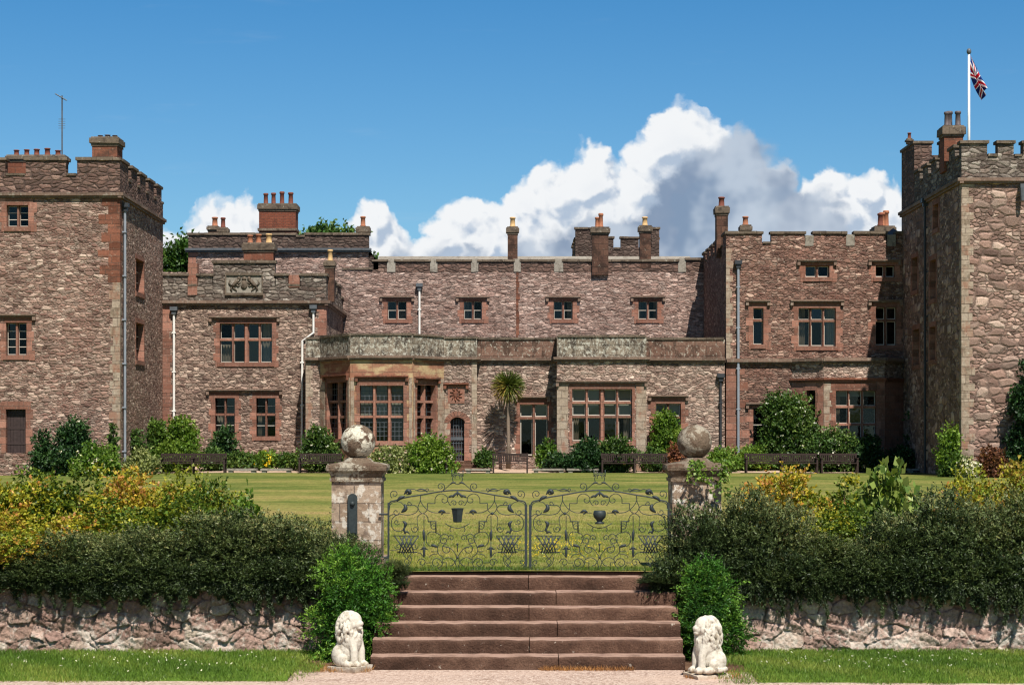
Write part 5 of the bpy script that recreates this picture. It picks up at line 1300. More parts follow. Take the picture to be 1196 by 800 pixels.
# ---------------------------------------------------------------- wrought iron gates
GD = 22.98; GS = 1 / 615.5
def gate(xm, mirror, pot, label):
    """One leaf; curves are laid out on a 0..1086 by 0..728 drawing grid, 615.5 units to the metre."""
    root = thing('iron_gate', (xm, GD, LZ), label, 'gate')
    sg = -1 if mirror else 1
    def T(p, dy=0): return (xm + sg * (p[0] - 50) * GS, GD + dy, LZ + .02 + (728 - p[1]) * GS)
    def sm(pts, k=6):                                # Catmull-Rom through the points
        out = []; n = len(pts)
        for i in range(n - 1):
            p0, p1, p2, p3 = pts[max(i - 1, 0)], pts[i], pts[i + 1], pts[min(i + 2, n - 1)]
            for q in range(k):
                t = q / k
                out.append(tuple(.5 * (2 * p1[c] + (p2[c] - p0[c]) * t + (2 * p0[c] - 5 * p1[c] + 4 * p2[c] - p3[c]) * t * t + (-p0[c] + 3 * p1[c] - 3 * p2[c] + p3[c]) * t ** 3) for c in (0, 1)))
        return out + [pts[-1]]
    def spiral(cx, cy, r0, r1, a0, a1, n=26): return [(cx + (r0 + (r1 - r0) * i / n) * math.cos(R(a0 + (a1 - a0) * i / n)), cy + (r0 + (r1 - r0) * i / n) * math.sin(R(a0 + (a1 - a0) * i / n))) for i in range(n + 1)]
    MX = lambda pts: [(1090 - x, y) for x, y in pts]
    fb = MB()
    fb.box(Fr((xm + sg * 0 - .02, GD), (xm + 1, GD)), 0, .03, -.014, .014, LZ + .005, LZ + .02 + (728 - 262) * GS)
    xo = xm + sg * 990 * GS
    fb.box(Fr((xo - .012, GD), (xo + 1, GD)), 0, .022, -.012, .012, LZ + .01, LZ + .02 + (728 - 246) * GS)
    for y, r in ((728, .009), ): fb.tube([T((45, y)), T((1045, y))], r, 6)
    fb.tube([T(p) for p in sm([(52, 262), (66, 240), (110, 228), (180, 208), (280, 192), (430, 166), (545, 158), (660, 166), (810, 192), (910, 208), (980, 228), (1024, 240), (1038, 262)])], .0085, 6)
    fr_o = fb.build('gate_frame', M['iron'], root)
    hb = MB()
    for y in (330, 640): hb.tube([T((1040, y)), (xo + sg * .11, GD, T((0, y))[2])], .012, 6)
    hb.build('hinge', M['iron'], root)
    sb = MB(); rr = .0048
    def crv(pts, r=rr, both=True):
        for q in ([pts, MX(pts)] if both else [pts]): sb.tube([T(p) for p in q], r, 5)
    def leaf(pts, w, both=True):
        """A flat-hammered leaf tapering at both ends."""
        for q in ([pts, MX(pts)] if both else [pts]):
            s = sm(q, 4); n = len(s); sb.tube([T(p) for p in s], [max(.003, w * .8 * math.sin(math.pi * i / (n - 1)) ** .8) for i in range(n)], 6)
    crv(sm([(430, 172), (470, 135), (500, 108), (520, 106)])); crv(spiral(425, 132, 30, 8, 60, -420))
    crv(spiral(545, 72, 44, 16, 90, 370)); leaf([(490, 118), (510, 104), (535, 104)], .014)
    crv([(505, 60), (505, 12)], .006); crv(sm([(505, 60), (520, 40), (545, 32)]))
    crv(spiral(92, 186, 32, 8, 120, 560)); leaf([(108, 238), (135, 212), (168, 200)], .026); leaf([(160, 190), (185, 160), (205, 175), (180, 190)], .03)
    crv(sm([(175, 188), (195, 158), (230, 150), (270, 165), (320, 162), (375, 160)])); leaf([(250, 158), (290, 150), (330, 165)], .012); crv(spiral(330, 155, 16, 4, 90, 400))
    crv(sm([(56, 300), (64, 258), (100, 240), (140, 246), (164, 275), (166, 300)])); leaf([(166, 255), (172, 290), (140, 318)], .032); crv(spiral(104, 314, 24, 6, 0, 400))
    crv(sm([(56, 345), (80, 330), (104, 338)])); crv([(166, 265), (240, 265)]); crv(sm([(240, 265), (262, 290), (240, 322), (190, 335), (140, 330), (104, 338)]))
    crv(sm([(104, 338), (78, 360), (70, 400), (86, 438), (125, 452), (162, 436), (178, 404), (168, 382)])); leaf([(150, 380), (172, 398), (162, 430)], .026); crv(spiral(110, 385, 22, 5, 30, 420))
    crv([(178, 398), (256, 398), (256, 352)]); crv(sm([(256, 352), (270, 335), (295, 325), (322, 338), (334, 362), (334, 382)])); crv([(334, 382), (390, 382), (390, 462)], .0085)
    crv(sm([(280, 195), (278, 226), (292, 258), (322, 292), (365, 316), (420, 320), (490, 320)])); leaf([(405, 318), (435, 305), (462, 322)], .022); leaf([(425, 335), (440, 322), (455, 305)], .012)
    crv(sm([(280, 195), (276, 240), (262, 275), (270, 305), (295, 325), (322, 306), (330, 280), (328, 252)])); crv([(328, 252), (384, 252)]); sb.ball(T((295, 325)), .018)
    crv(sm([(384, 252), (386, 215), (408, 188), (440, 184), (470, 205), (474, 232), (456, 248), (436, 240), (436, 222), (450, 218)])); leaf([(478, 212), (500, 200), (528, 196)], .018)
    crv([(545, 160), (545, 190)], .008, False); leaf([(545, 170), (520, 195), (510, 212)], .02); leaf([(545, 158), (545, 180), (545, 202)], .016, False)
    crv(sm([(305, 340), (304, 400), (305, 452)])); leaf([(300, 440), (305, 480), (305, 525)], .024); crv([(305, 520), (305, 640)]); leaf([(282, 585), (305, 568), (328, 585)], .014); leaf([(305, 560), (305, 600), (305, 645)], .02); crv([(278, 580), (332, 580)], .006)
    crv(sm([(390, 462), (352, 456), (326, 480), (322, 525), (345, 556), (378, 560)])); leaf([(352, 548), (378, 556), (404, 566)], .022); crv(sm([(390, 462), (420, 478), (428, 510), (412, 540)]))
    crv(spiral(448, 515, 30, 6, 200, -220)); crv(sm([(412, 545), (400, 580), (410, 615), (440, 636)])); crv([(355, 598), (405, 598)]); crv(sm([(440, 560), (490, 570), (520, 600), (545, 640), (575, 690), (600, 700)]), both=True)
    crv(spiral(470, 580, 40, 10, 270, -130)); crv([(440, 636), (440, 655)]); crv(sm([(440, 655), (480, 640), (520, 660), (536, 700), (538, 728)])); crv([(545, 540), (545, 600)], .006, False); sb.ball(T((545, 545)), .014); sb.ball(T((545, 640)), .016)
    crv([(468, 728), (468, 676), (440, 676)]); crv(spiral(290, 676, 32, 8, 180, 620)); crv(spiral(392, 680, 40, 9, 0, -440)); crv([(318, 678), (356, 678)]); crv(sm([(352, 690), (380, 722), (430, 700), (440, 655)]))
    crv(spiral(84, 676, 22, 6, 90, 460)); crv(sm([(56, 690), (90, 722), (150, 718), (200, 690), (214, 650), (206, 628)]))
    crv(spiral(240, 436, 26, 6, 200, -240)); crv(sm([(256, 398), (262, 420), (262, 446)])); crv(spiral(376, 420, 26, 6, 300, -140)); crv(sm([(350, 382), (352, 404), (356, 424)])); crv(spiral(500, 500, 24, 6, 150, 580)); crv(sm([(412, 500), (450, 470), (480, 486)]))
    crv(spiral(520, 250, 22, 5, 180, 600)); crv(sm([(474, 232), (490, 262), (500, 262)])); crv(spiral(120, 560, 26, 6, 180, -260)); crv(spiral(236, 560, 26, 6, 0, 440)); crv(spiral(200, 250, 18, 4, 0, 420)); crv([(60, 590), (112, 590)]); crv(sm([(305, 640), (280, 610), (262, 604)])); crv(sm([(340, 640), (360, 620), (405, 612)]))
    # lattice basket
    crv([(80, 484), (266, 484)], .0055)
    for i in range(4):
        a = 92 + i * 36
        crv([(a, 486), (a + (178 - a) * .55 + 42, 610)], .0078); crv([(358 - a, 486), (358 - a + (178 - (358 - a)) * .55 - 42, 610)], .0078)
    crv([(112, 600), (170, 600)], .007); crv([(192, 602), (258, 602)], .007)
    crv(sm([(150, 604), (172, 640), (198, 668), (170, 706)])); crv(sm([(214, 604), (190, 640), (164, 668), (190, 706)])); 
    for a in (110, 178, 246): sb.ball(T((a, 505)), .012)
    for a, b in ((150, 545), (206, 545), (178, 575)): sb.ball(T((a, b)), .013); sb.ball(T((1090 - a, b)), .013)
    leaf([(178, 410), (160, 440), (176, 470)], .018); leaf([(160, 470), (180, 455), (200, 470)], .014)
    crv(sm([(500, 420), (545, 430), (590, 420)]), both=False); crv(sm([(500, 420), (490, 440), (500, 456)])); crv([(455, 395), (500, 420)], .005)
    sb.build('scrollwork', M['iron'], root, True)
    pb = MB(); c = T((545, 400))
    if pot: prof = [(.052, 0), (.055, .018), (.030, .03), (.042, .05), (.070, .08), (.076, .115), (.070, .145), (.060, .158), (.03, .15)]
    else: prof = [(.045, .02), (.05, .03), (.056, .09), (.066, .165), (.072, .175), (.072, .185), (.05, .18)]
    pb.lathe(c, prof, 4 if not pot else 16)
    po = pb.build('pot', M['iron'], root, bool(pot))
    return root
GM = X(617.3, GD)
gate(GM + .025, False, True, 'scrolled iron gate leaf with a round pot, hung on the right pier')
gate(GM - .025, True, False, 'scrolled iron gate leaf with a square bucket, hung on the left pier')

# ---------------------------------------------------------------- lions
def lion_mesh():
    mb = MB(); r = random.Random(5)
    B = lambda c, a, b=None, cc=None, rot=None: mb.ball(c, a, b, cc, 16, 10, 0, rot)
    B((-.03, 0, .20), .17, .15, .19); B((-.09, .09, .14), .12, .09, .13); B((-.09, -.09, .14), .12, .09, .13)
    B((.03, 0, .32), .15, .15, .18); B((.0, 0, .47), .155, .15, .155); B((.07, 0, .54), .11, .105, .11); B((.13, 0, .505), .075, .07, .06); B((.17, 0, .515), .045, .05, .036); B((.165, 0, .465), .04, .045, .025)
    B((.02, .09, .60), .03, .025, .035); B((.02, -.09, .60), .03, .025, .035); B((.115, .045, .565), .03, .03, .022); B((.115, -.045, .565), .03, .03, .022)
    for s in (-1, 1):
        mb.tube([(.08, .075 * s, .34), (.13, .08 * s, .2), (.135, .08 * s, .05)], [.065, .052, .05], 10); B((.165, .08 * s, .045), .065, .05, .042)
        B((.06, .14 * s, .045), .09, .05, .042); B((-.05, .125 * s, .10), .11, .06, .09)
        for k in range(3): B((.205, .08 * s + (k - 1) * .028, .04), .024, .017, .026)
        for k in range(3): B((.12, .14 * s + (k - 1) * .028, .038), .024, .017, .024)
    mb.tube([(-.17, .02, .06), (-.2, .1, .05), (-.12, .19, .05), (-.02, .2, .05)], [.03, .03, .028, .035], 8)
    for k in range(260):                                  # locks of the mane lie along the neck and chest
        th = r.uniform(-math.pi, math.pi); ph = r.uniform(-1.15, 1.35)
        C0, rad = Vector((-.005, 0, .425)), Vector((.165, .16, .215))
        nrm = Vector((math.cos(th) * math.cos(ph), math.sin(th) * math.cos(ph), math.sin(ph)))
        c = C0 + Vector((nrm.x * rad.x, nrm.y * rad.y, nrm.z * rad.z))
        if (c - Vector((.15, 0, .50))).length < .135: continue
        n2 = Vector((nrm.x / rad.x, nrm.y / rad.y, nrm.z / rad.z)).normalized()
        dn = Vector((-.25, 0, -1)) + Vector((r.uniform(-.5, .5), r.uniform(-.5, .5), 0)); dn = (dn - n2 * dn.dot(n2)).normalized()
        sd = n2.cross(dn)
        rot = Matrix((sd, n2, dn)).transposed()
        B(c, r.uniform(.015, .022), .026, r.uniform(.032, .052), rot)
    for s in (-1, 1):
        B((.125, .038 * s, .553), .034, .026, .016); B((.10, .075 * s, .50), .05, .035, .05)
    o = mb.build('lion_raw', M['lion'], None, True)
    md = o.modifiers.new('remesh', 'REMESH'); md.mode = 'VOXEL'; md.voxel_size = .0065
    m2 = o.modifiers.new('smooth', 'SMOOTH'); m2.iterations = 1; m2.factor = .5
    dg = bpy.context.evaluated_depsgraph_get(); dg.update()
    me = bpy.data.meshes.new_from_object(o.evaluated_get(dg)); me.name = 'lion_statue'
    old = o.data; bpy.data.objects.remove(o); bpy.data.meshes.remove(old)
    me.polygons.foreach_set('use_smooth', [True] * len(me.polygons)); me.materials.clear(); me.materials.append(M['lion'])
    return me
LM = lion_mesh()
def lion(px, d, rz, sc, label):
    t = thing('lion_statue', (X(px, d), d, 0), label, 'statue', 'white stone lions at the foot of the steps'); t.rotation_euler.z = rz
    o = put('lion', LM, t, (0, 0, .044)); o.scale = (sc * .94, sc * .90, sc * 1.04)
    mb = MB(); mb.box(Fr((0, 0), (1, 0)), -.185, .195, -.15, .15, -.03, .052, 0, .02); p = mb.build('plinth', M['lion'], None); p.parent = t
lion(408, 21.0, R(-32), .88, 'white stone lion facing right beside the left end of the steps')
lion(827, 20.45, R(180 + 24), .88, 'white stone lion facing left beside the right end of the steps')

# ---------------------------------------------------------------- benches on the lawn edge
def bench(px0, px1, d, label, legs=2, arms=True):
    L = (px1 - px0) * d / F; t = thing('garden_bench', (X((px0 + px1) / 2, d), d, LZ), label, 'bench', 'benches along the lawn edge'); f = Fr((0, 0), (1, 0)); h = L / 2
    def P(mb, n): o = mb.build(n, M['bench_wood'], None); o.parent = t; return o
    mb = MB()
    for k in range(5): mb.box(f, -h, h, -.24 + k * .1, -.24 + k * .1 + .085, .42 + .004 * abs(k - 2), .45 + .004 * abs(k - 2), 0, .002)
    P(mb, 'seat')
    mb = MB(); mb.box(f, -h, h, -.30, -.25, .80, .88, 0, .002); mb.box(f, -h, h, -.27, -.235, .50, .55)
    n = int(L / .085)
    for k in range(n): u = -h + .06 + (L - .12) * k / (n - 1); mb.box(f, u - .028, u + .028, -.275, -.255, .54, .81)
    P(mb, 'backrest')
    for i in range(legs):
        u = -h + .05 + (L - .1) * i / (legs - 1)
        mb = MB(); mb.box(f, u - .035, u + .035, .19, .26, 0, .64 if arms else .43); P(mb, 'leg')
        mb = MB(); mb.box(f, u - .034, u + .034, -.31, -.24, 0, .89); P(mb, 'leg')
        if arms: mb = MB(); mb.box(f, u - .045, u + .045, -.25, .28, .64, .68); P(mb, 'armrest')
    return t
bench(187, 264, 88.0, 'long slatted wooden bench below the left wing near its white drainpipe', 3)
bench(349, 399, 88.0, 'slatted wooden bench half behind the left gate pier', 2)
bench(479, 523, 88.0, 'slatted wooden bench in front of the bright rose bush by the arched door', 2)
bench(575, 617, 88.0, 'slatted wooden bench standing below the palm', 2)
bench(702, 780, 88.0, 'long slatted wooden bench below the wide rectangular bay window', 3)
bench(870, 955, 88.0, 'long slatted wooden bench below the big climbing rose', 3)
bench(958, 1002, 88.0, 'short slatted wooden bench below the right wing bay window', 2)
# low pale stone seats along the lawn edge
def stone_seat(px0, px1, d, zt, label):
    t = thing('stone_kerb', (X((px0 + px1) / 2, d), d, LZ), label, 'stone seat', 'low stone seats along the lawn edge'); L = (px1 - px0) * d / F; f = Fr((0, 0), (1, 0))
    mb = MB(); mb.box(f, -L / 2, L / 2, -.4, .02, zt - .09, zt, 0, .006); o = mb.build('slab', M['palestone'], None); o.parent = t
    for s in (-1, 1):
        mb = MB(); u = s * (L / 2 - .16); mb.box(f, u - .1, u + .1, -.36, -.02, -.02, zt - .088, 0, .004); o = mb.build('support', M['palestone'], None); o.parent = t
for (a, b, lab) in ((265, 300, 'low pale stone seat just right of the long bench under the left wing'), (304, 341, 'low pale stone seat between the left wing benches and a white pipe'),
                    (452, 476, 'short low stone seat between the left pier ball and the rose bush bench'), (543, 574, 'low stone seat in front of the arched door steps'),
                    (622, 660, 'low stone seat in front of the tall french window'), (662, 700, 'low stone seat in front of the rectangular bay shrubs'),
                    (122, 140, 'short stone seat under the left tower rose bushes'), (1060, 1085, 'low stone seat in the shade beside the right tower'),
                    (1088, 1119, 'low pale stone seat beside the white flowered clump'), (1165, 1200, 'low pale stone seat below the right tower creeper')):
    stone_seat(a, b, 88.3, .2, lab)

# ---------------------------------------------------------------- planting against the castle
def far_bush(px0, px1, pyt, d, kind, label, seed, flowers=None, name='garden_shrub', tall=False, fl=60, pyb=None, dens=1.0):
    x = X((px0 + px1) / 2, d); rx = max(.25, (px1 - px0) * d / F / 2 * 1.18); gz = 1.22 if d > 89 else LZ
    if pyb: gz = Z(pyb, d)
    h = Z(pyt, d) - gz
    t = thing(name, (x, d, gz), label, 'shrub', 'shrubs at the foot of the castle')
    rc = min(rx, h) * (.42 if not tall else .5)
    n = int(min(48, max(10, 2.8 * rx * h * 2 / rc ** 2)))
    cl = clumps(n, rx, min(rx, .9), h, rc, .0, seed)
    P, D, L, Wd, T = shoots(cl, 330 * dens, .16, 5, .115, .075, up=.4, spread=.9, seed=seed, tone=(.1, .6))
    put('foliage', leaf_mesh('foliage', P, D, L, Wd, T, M[kind]), t)
    stems('stem', cl, .025, t)
    if flowers:
        r = np.random.default_rng(seed + 50); k = r.integers(0, len(P), fl); q = P[k].copy(); q[:, 1] -= r.uniform(.02, .2, fl); c0 = q - np.array([0, 0, h * .45])
        FP, FD = [], []
        for m in range(5):
            FP.append(q + r.normal(size=q.shape) * .02); FD.append(r.normal(size=q.shape) + np.array([0, -.6, .5]))
        put('blossoms', leaf_mesh('blossoms', np.concatenate(FP), np.concatenate(FD), .08, .07, r.uniform(0, 1, fl * 5), M[flowers]), t)
    return t
FB = [(34, 62, 500, 82.4, 'lf_deep', 'narrow dark climber beside the plank door of the left tower', None, 60),
      (58, 116, 487, 82.0, 'lf_deep', 'large rounded dark bush against the left tower wall', 'fl_white', 50),
      (84, 140, 514, 81.2, 'lf_light', 'light green rose bush in front of the large dark tower bush', 'fl_white', 90),
      (127, 138, 480, 82.9, 'lf_green', 'thin creeper climbing the left tower corner', None, 0),
      (146, 172, 497, 86, 'lf_green', 'bushy mixed shrub beside the grey tower drainpipe', None, 0),
      (163, 202, 488, 90, 'lf_green', 'tall shrub with pale tips in the angle of tower and wing', 'fl_white', 40),
      (178, 233, 489, 89.6, 'lf_light', 'wide bright dome shrub below the white wing drainpipe', None, 0),
      (144, 186, 527, 84, 'lf_greygreen', 'low grey green cushion at the foot of the left tower', None, 0),
      (244, 277, 497, 91.6, 'lf_deep', 'conical dark shrub below the left ground floor window pair', None, 0),
      (232, 262, 524, 90.4, 'lf_green', 'low green plants at the foot of the conical dark shrub', None, 0),
      (268, 300, 527, 90.6, 'lf_green', 'low spreading plant below the wing window with parted curtain', None, 0),
      (296, 326, 526, 90.6, 'lf_light', 'low yellow green plant below the right wing window', 'fl_yellow', 40),
      (322, 352, 530, 90.6, 'lf_green', 'low plant patch beside the long white drainpipe foot', None, 0),
      (353, 398, 494, 89.4, 'lf_green', 'rose bush with scattered pale flowers left of the big bay', 'fl_white', 70),
      (434, 482, 518, 87.9, 'lf_greygreen', 'low pink rose bed below the big bay window', 'fl_pink', 120),
      (468, 528, 509, 88.2, 'lf_light', 'bright yellow green rose bush left of the arched door', 'fl_white', 110),
      (556, 578, 526, 90.0, 'lf_green', 'small potted plant right of the arched door', None, 0),
      (628, 649, 512, 90.2, 'lf_light', 'upright light green shrub at the french window edge', None, 0),
      (638, 666, 528, 89.3, 'lf_deep', 'low dark round shrub beside the french window', None, 0),
      (664, 706, 512, 89.0, 'lf_deep', 'dark green shrub below the left lights of the rectangular bay', None, 0),
      (698, 742, 510, 89.1, 'lf_green', 'loose shrub with pinkish tips below the rectangular bay', 'fl_pink', 30),
      (748, 775, 524, 89.5, 'lf_green', 'low shrub at the right pier strip of the rectangular bay', None, 0),
      (776, 802, 520, 89.0, 'lf_red', 'small reddish shrub just left of the right pier ball', None, 0),
      (826, 860, 521, 89.6, 'lf_light', 'bright green clump right of the right pier ball', None, 0),
      (856, 902, 521, 90.6, 'lf_light', 'low light green border plants under the small wing window', None, 0),
      (936, 1002, 499, 89.6, 'lf_green', 'spreading white rose bush below the canted bay', 'fl_white', 130),
      (996, 1032, 506, 89.4, 'lf_deep', 'dark shrub at the edge of the tower shadow', 'fl_white', 15),
      (1036, 1068, 520, 89.6, 'lf_deep', 'dim shrub in the corner shadow of the right wing', None, 0),
      (1060, 1100, 468, 90.5, 'lf_deep', 'tall dark shrub against the shaded tower wall', None, 0),
      (1096, 1124, 496, 79.4, 'lf_light', 'tall loose light green plant at the right tower corner', None, 0),
      (1118, 1142, 533, 79.0, 'lf_greygreen', 'small clump of white flowers at the right tower corner', 'fl_white', 220),
      (1100, 1124, 527, 79.2, 'lf_green', 'low green plant left of the white flower clump', None, 0),
      (1142, 1182, 524, 79.2, 'lf_red', 'low reddish brown shrub below the right tower', None, 0)]
for i, (a, b, yt, d, kd, lab, flw, nf) in enumerate(FB): far_bush(a, b, yt, d, kd, lab, 100 + i, flw, fl=nf or 1)
far_bush(886, 957, 449, 91.0, 'lf_green', 'big climbing rose covered in white flowers by the canted bay', 200, 'fl_white', 'climbing_rose', True, 230)
far_bush(762, 797, 478, 90.9, 'lf_light', 'tall bright leafy shrub climbing over the window left of the right ball', 201, None, 'climbing_shrub', True)
far_bush(1177, 1232, 413, 79.3, 'lf_deep', 'dark creeper climbing high on the right tower front', 202, 'fl_pink', 'wall_creeper', True, 14)
# palm
dp = 90.3
PT = thing('cabbage_palm', (X(593.5, dp), dp, 1.2), 'cabbage palm with a thin trunk casting its shadow on the stone wall', 'palm')
h = Z(452, dp) - 1.2
mb = MB(); mb.tube([(0, 0, -.1), (.02, 0, h * .3), (-.01, .02, h * .7), (.0, 0, h)], [.12, .085, .08, .09], 9); o = mb.build('trunk', M['palm_trunk'], None, True); o.parent = PT
n = 560; r = np.random.default_rng(3); D = r.normal(size=(n, 3)); D[:, 2] = D[:, 2] * .9 + .25; D = unit(D); P0 = np.tile(np.array([[0, 0, h + .05]]), (n, 1)) + D * .06
segs = []
for a, b, w in ((0, .33, .05), (.3, .62, .05), (.58, .92, .04)):
    dd = unit(D + np.array([0, 0, -1.0]) * (a + b) * .22)
    segs.append((P0 + D * a * .8 + np.array([0, 0, -1.0]) * a * a * .2, dd, np.full(n, (b - a) * 1.02), np.full(n, w)))
P, D2_, L, Wd = [np.concatenate([s[i] for s in segs]) for i in range(4)]
tn = np.tile(np.clip(.45 - D[:, 2] * .3 + (D[:, 0] < -.3) * .3 + r.normal(size=n) * .12, 0, 1), 3)
put('crown', leaf_mesh('crown', P, D2_, L, Wd, tn, M['lf_palm'], .0), PT)

# ---------------------------------------------------------------- planting on the retaining walls
def near_mesh(name, rx, ry, rz, kind, seed, ncl, per, seglen, nleaf, L, Wd, up, spread, droop=0, low=-.1, tone=(.15, .5), hang=0, rc=None, spill=0.0, sprig=0, shell=(.25, .85)):
    cl = clumps(ncl, rx, ry, rz, rc or min(rx, rz) * .36, low, seed)
    r = np.random.default_rng(seed + 9)
    if spill:                                             # growth that leans out over the wall face
        for k in range(int(spill)):
            x = r.uniform(-rx, rx); cl.append((x, -r.uniform(.33, .41), .07 + r.uniform(-.5, .35) * (.22 + .22 * math.sin(x * 5.1 + seed)), (rc or .25) * r.uniform(.3, .5), r.uniform(0, .6)))
    if sprig:                                             # long young shoots standing out of the mass
        for k in range(sprig):
            c = cl[int(r.integers(0, ncl))]; a = r.uniform(0, 6.28); cl.append((c[0] + c[3] * .7 * math.cos(a), c[1] + c[3] * .7 * math.sin(a), c[2] + c[3] * r.uniform(.6, 1.1), .055, min(1, c[4] + .5)))
    P, D, LL, WW, T = shoots(cl, per, seglen, nleaf, L, Wd, up, spread, droop, seed, tone, shell=shell)
    if hang:                                              # sprays hanging over the wall face
        PP, DD, TT = [P], [D], [T]; L2, W2_ = [LL], [WW]
        for k in range(hang):
            x = r.uniform(-rx, rx); ln = r.uniform(.08, .30) * (1 if r.random() < .8 else 1.7); y = -r.uniform(.36, .45); m = int(ln * 900)
            s = r.uniform(0, 1, m); p = np.stack([x + .1 * np.sin(s * 3 + k) * ln + r.normal(size=m) * .032 * (1.15 - s), y - .05 * np.sin(s * 2) + r.normal(size=m) * .018, .02 - s * ln], 1)
            PP.append(p); DD.append(np.stack([r.normal(size=m) * .5, -.3 + r.normal(size=m) * .4, -.8 + r.normal(size=m) * .3], 1)); TT.append(np.full(m, r.uniform(.0, .35))); L2.append(np.full(m, L * .8)); W2_.append(np.full(m, Wd * .8))
        P, D, T, LL, WW = map(np.concatenate, (PP, DD, TT, L2, W2_))
    return leaf_mesh(name, P, D, LL, WW, T, M[kind]), cl
DK = [near_mesh('foliage', .66 + .05 * i, .50, .92, 'lf_dark', 300 + i, 17, 2600, .12, 10, .038, .0140, .75, .5, 0, -.05, (.0, .80), 58, .29, 24, 60, (.55, .98)) for i in range(4)]
YL = [near_mesh('foliage', .66, .55, 1.12, 'lf_yellow', 320 + i, 24, 1700, .09, 7, .044, .028, .35, .8, 0, .0, (.04, .90), 0, .28, 0, 24, (.60, .95)) for i in range(4)]
BR = [near_mesh('foliage', .50, .42, 1.28, 'lf_bright', 340 + i, 46, 2600, .10, 10, .036, .0125, .15, .6, .3, -.05, (.02, .85), 0, .2, 0, 0, (.55, .95)) for i in range(2)]
GRN = [near_mesh('foliage', .55, .45, .95, 'lf_green', 361, 22, 620, .14, 5, .095, .075, .3, .85, 0, .0, (.2, .8), 0, .24, 0, 14), near_mesh('foliage', .42, .38, .75, 'lf_light', 360, 20, 900, .12, 6, .06, .045, .3, .85, 0, .0, (.1, .7), 0, .2)]
def near_shrub(name, mesh, px, d, pyt, rz, sx, label, group, gz=.88, rot=0, cat='shrub', sy=1.0):
    t = thing(name, (X(px, d), d, gz), label, cat, group); s = (Z(pyt + {'hedge_shrub': 14, 'golden_shrub': 16 if px < CX else 2, 'leafy_shrub': 14}.get(name, 0), d) - gz) / rz
    o = put('foliage', mesh[0], t); o.scale = (sx, sy, s); o.rotation_euler.z = rot
    st = MB()
    for (x, y, z, rc, tn) in mesh[1][:12]:
        a, b = Vector((x * .15, y * .15, -.05)), Vector((x * sx, y, z * s)); st.tube([a, a.lerp(b, .5) + Vector((rng.uniform(-.05, .05), 0, .05)), b], [.016, .011, .005], 5)
    so = st.build('stem', M['stem'], None, True); so.parent = t
    return t
ordn = ['nearest', 'second', 'third', 'fourth', 'fifth', 'sixth', 'seventh', 'eighth', 'ninth']
for i, (px, yt, sx) in enumerate([(392, 606, .75), (345, 586, 1.0), (283, 590, 1.0), (216, 592, 1.1), (150, 596, 1.05), (94, 604, .95), (52, 626, .7), (-60, 620, 1.0)]):
    near_shrub('hedge_shrub', DK[i % 4], px, 22.80 + .03 * (i % 2), yt, .92, sx, 'dark small leaved shrub spilling over the left wall, %s from the left pier' % ordn[i], 'dark shrubs spilling over the left wall', .86)
for i, (px, yt, sx) in enumerate([(828, 572, .95), (884, 570, .95), (944, 612, .75), (1000, 610, .8), (1058, 582, .95), (1112, 570, 1.1), (1172, 570, 1.1), (1240, 590, 1.1)]):
    near_shrub('hedge_shrub', DK[(i + 1) % 4], px, 22.80 + .03 * (i % 2), yt, .92, sx, 'dark small leaved shrub spilling over the right wall, %s from the right pier' % ordn[i], 'dark shrubs spilling over the right wall', .86)
for i, (px, yt, sx, d) in enumerate([(256, 552, .85, 24.6), (206, 540, 1.15, 25.2), (150, 538, 1.2, 25.4), (96, 536, 1.2, 25.2), (40, 540, 1.2, 25.4), (-18, 540, 1.2, 25.2), (8, 588, 1.0, 23.0), (120, 566, 1.1, 24.2), (205, 566, 1.1, 24.1)]):
    near_shrub('golden_shrub', YL[i % 4], px, d, yt, 1.12, sx, 'yellow green shrub behind the left dark hedge, %s from the left pier' % ordn[i] if i < 6 else ['orange tinged golden shrub at the far left wall end', 'golden shrub midway along the left wall just behind the dark hedge', 'golden shrub behind the dark hedge near the bright green sapling'][i - 6], 'golden shrubs behind the dark hedges', .88, i * .9)
for i, (px, yt, sx, d) in enumerate([(928, 552, 1.1, 25.0), (986, 560, 1.0, 24.6), (968, 590, .9, 23.5), (1128, 552, .9, 25.4), (1185, 546, 1.0, 25.2), (1250, 556, 1.0, 25.2)]):
    near_shrub('golden_shrub', YL[(i + 2) % 4], px, d, yt, 1.12, sx, 'yellow green shrub behind the right dark hedge, %s from the right pier' % ordn[i], 'golden shrubs behind the dark hedges', .88, i * .9)
near_shrub('sapling', GRN[1], 287, 24.0, 580, .75, .8, 'bright light green shrub at the right end of the golden shrubs', None, .88)
near_shrub('leafy_shrub', GRN[0], 1042, 24.2, 528, .95, .9, 'tall broad leaved green shrub standing above the right dark hedge', None, .88)
near_shrub('yew_bush', BR[0], 410, 21.95, 632, 1.28, 1.0, 'bright green feathery bush behind the left lion', None, .0, 0)
near_shrub('yew_bush', BR[1], 828, 21.95, 654, 1.28, .85, 'bright green feathery bush behind the right lion', None, .0, 1)
near_shrub('ground_cover_shrub', DK[2], 772, 22.75, 668, .92, .42, 'small dark shrub creeping over the top step at the right', None, .86)
near_shrub('ground_cover_shrub', DK[3], 452, 22.72, 655, .92, .35, 'small dark shrub at the foot of the left pier', None, .86)
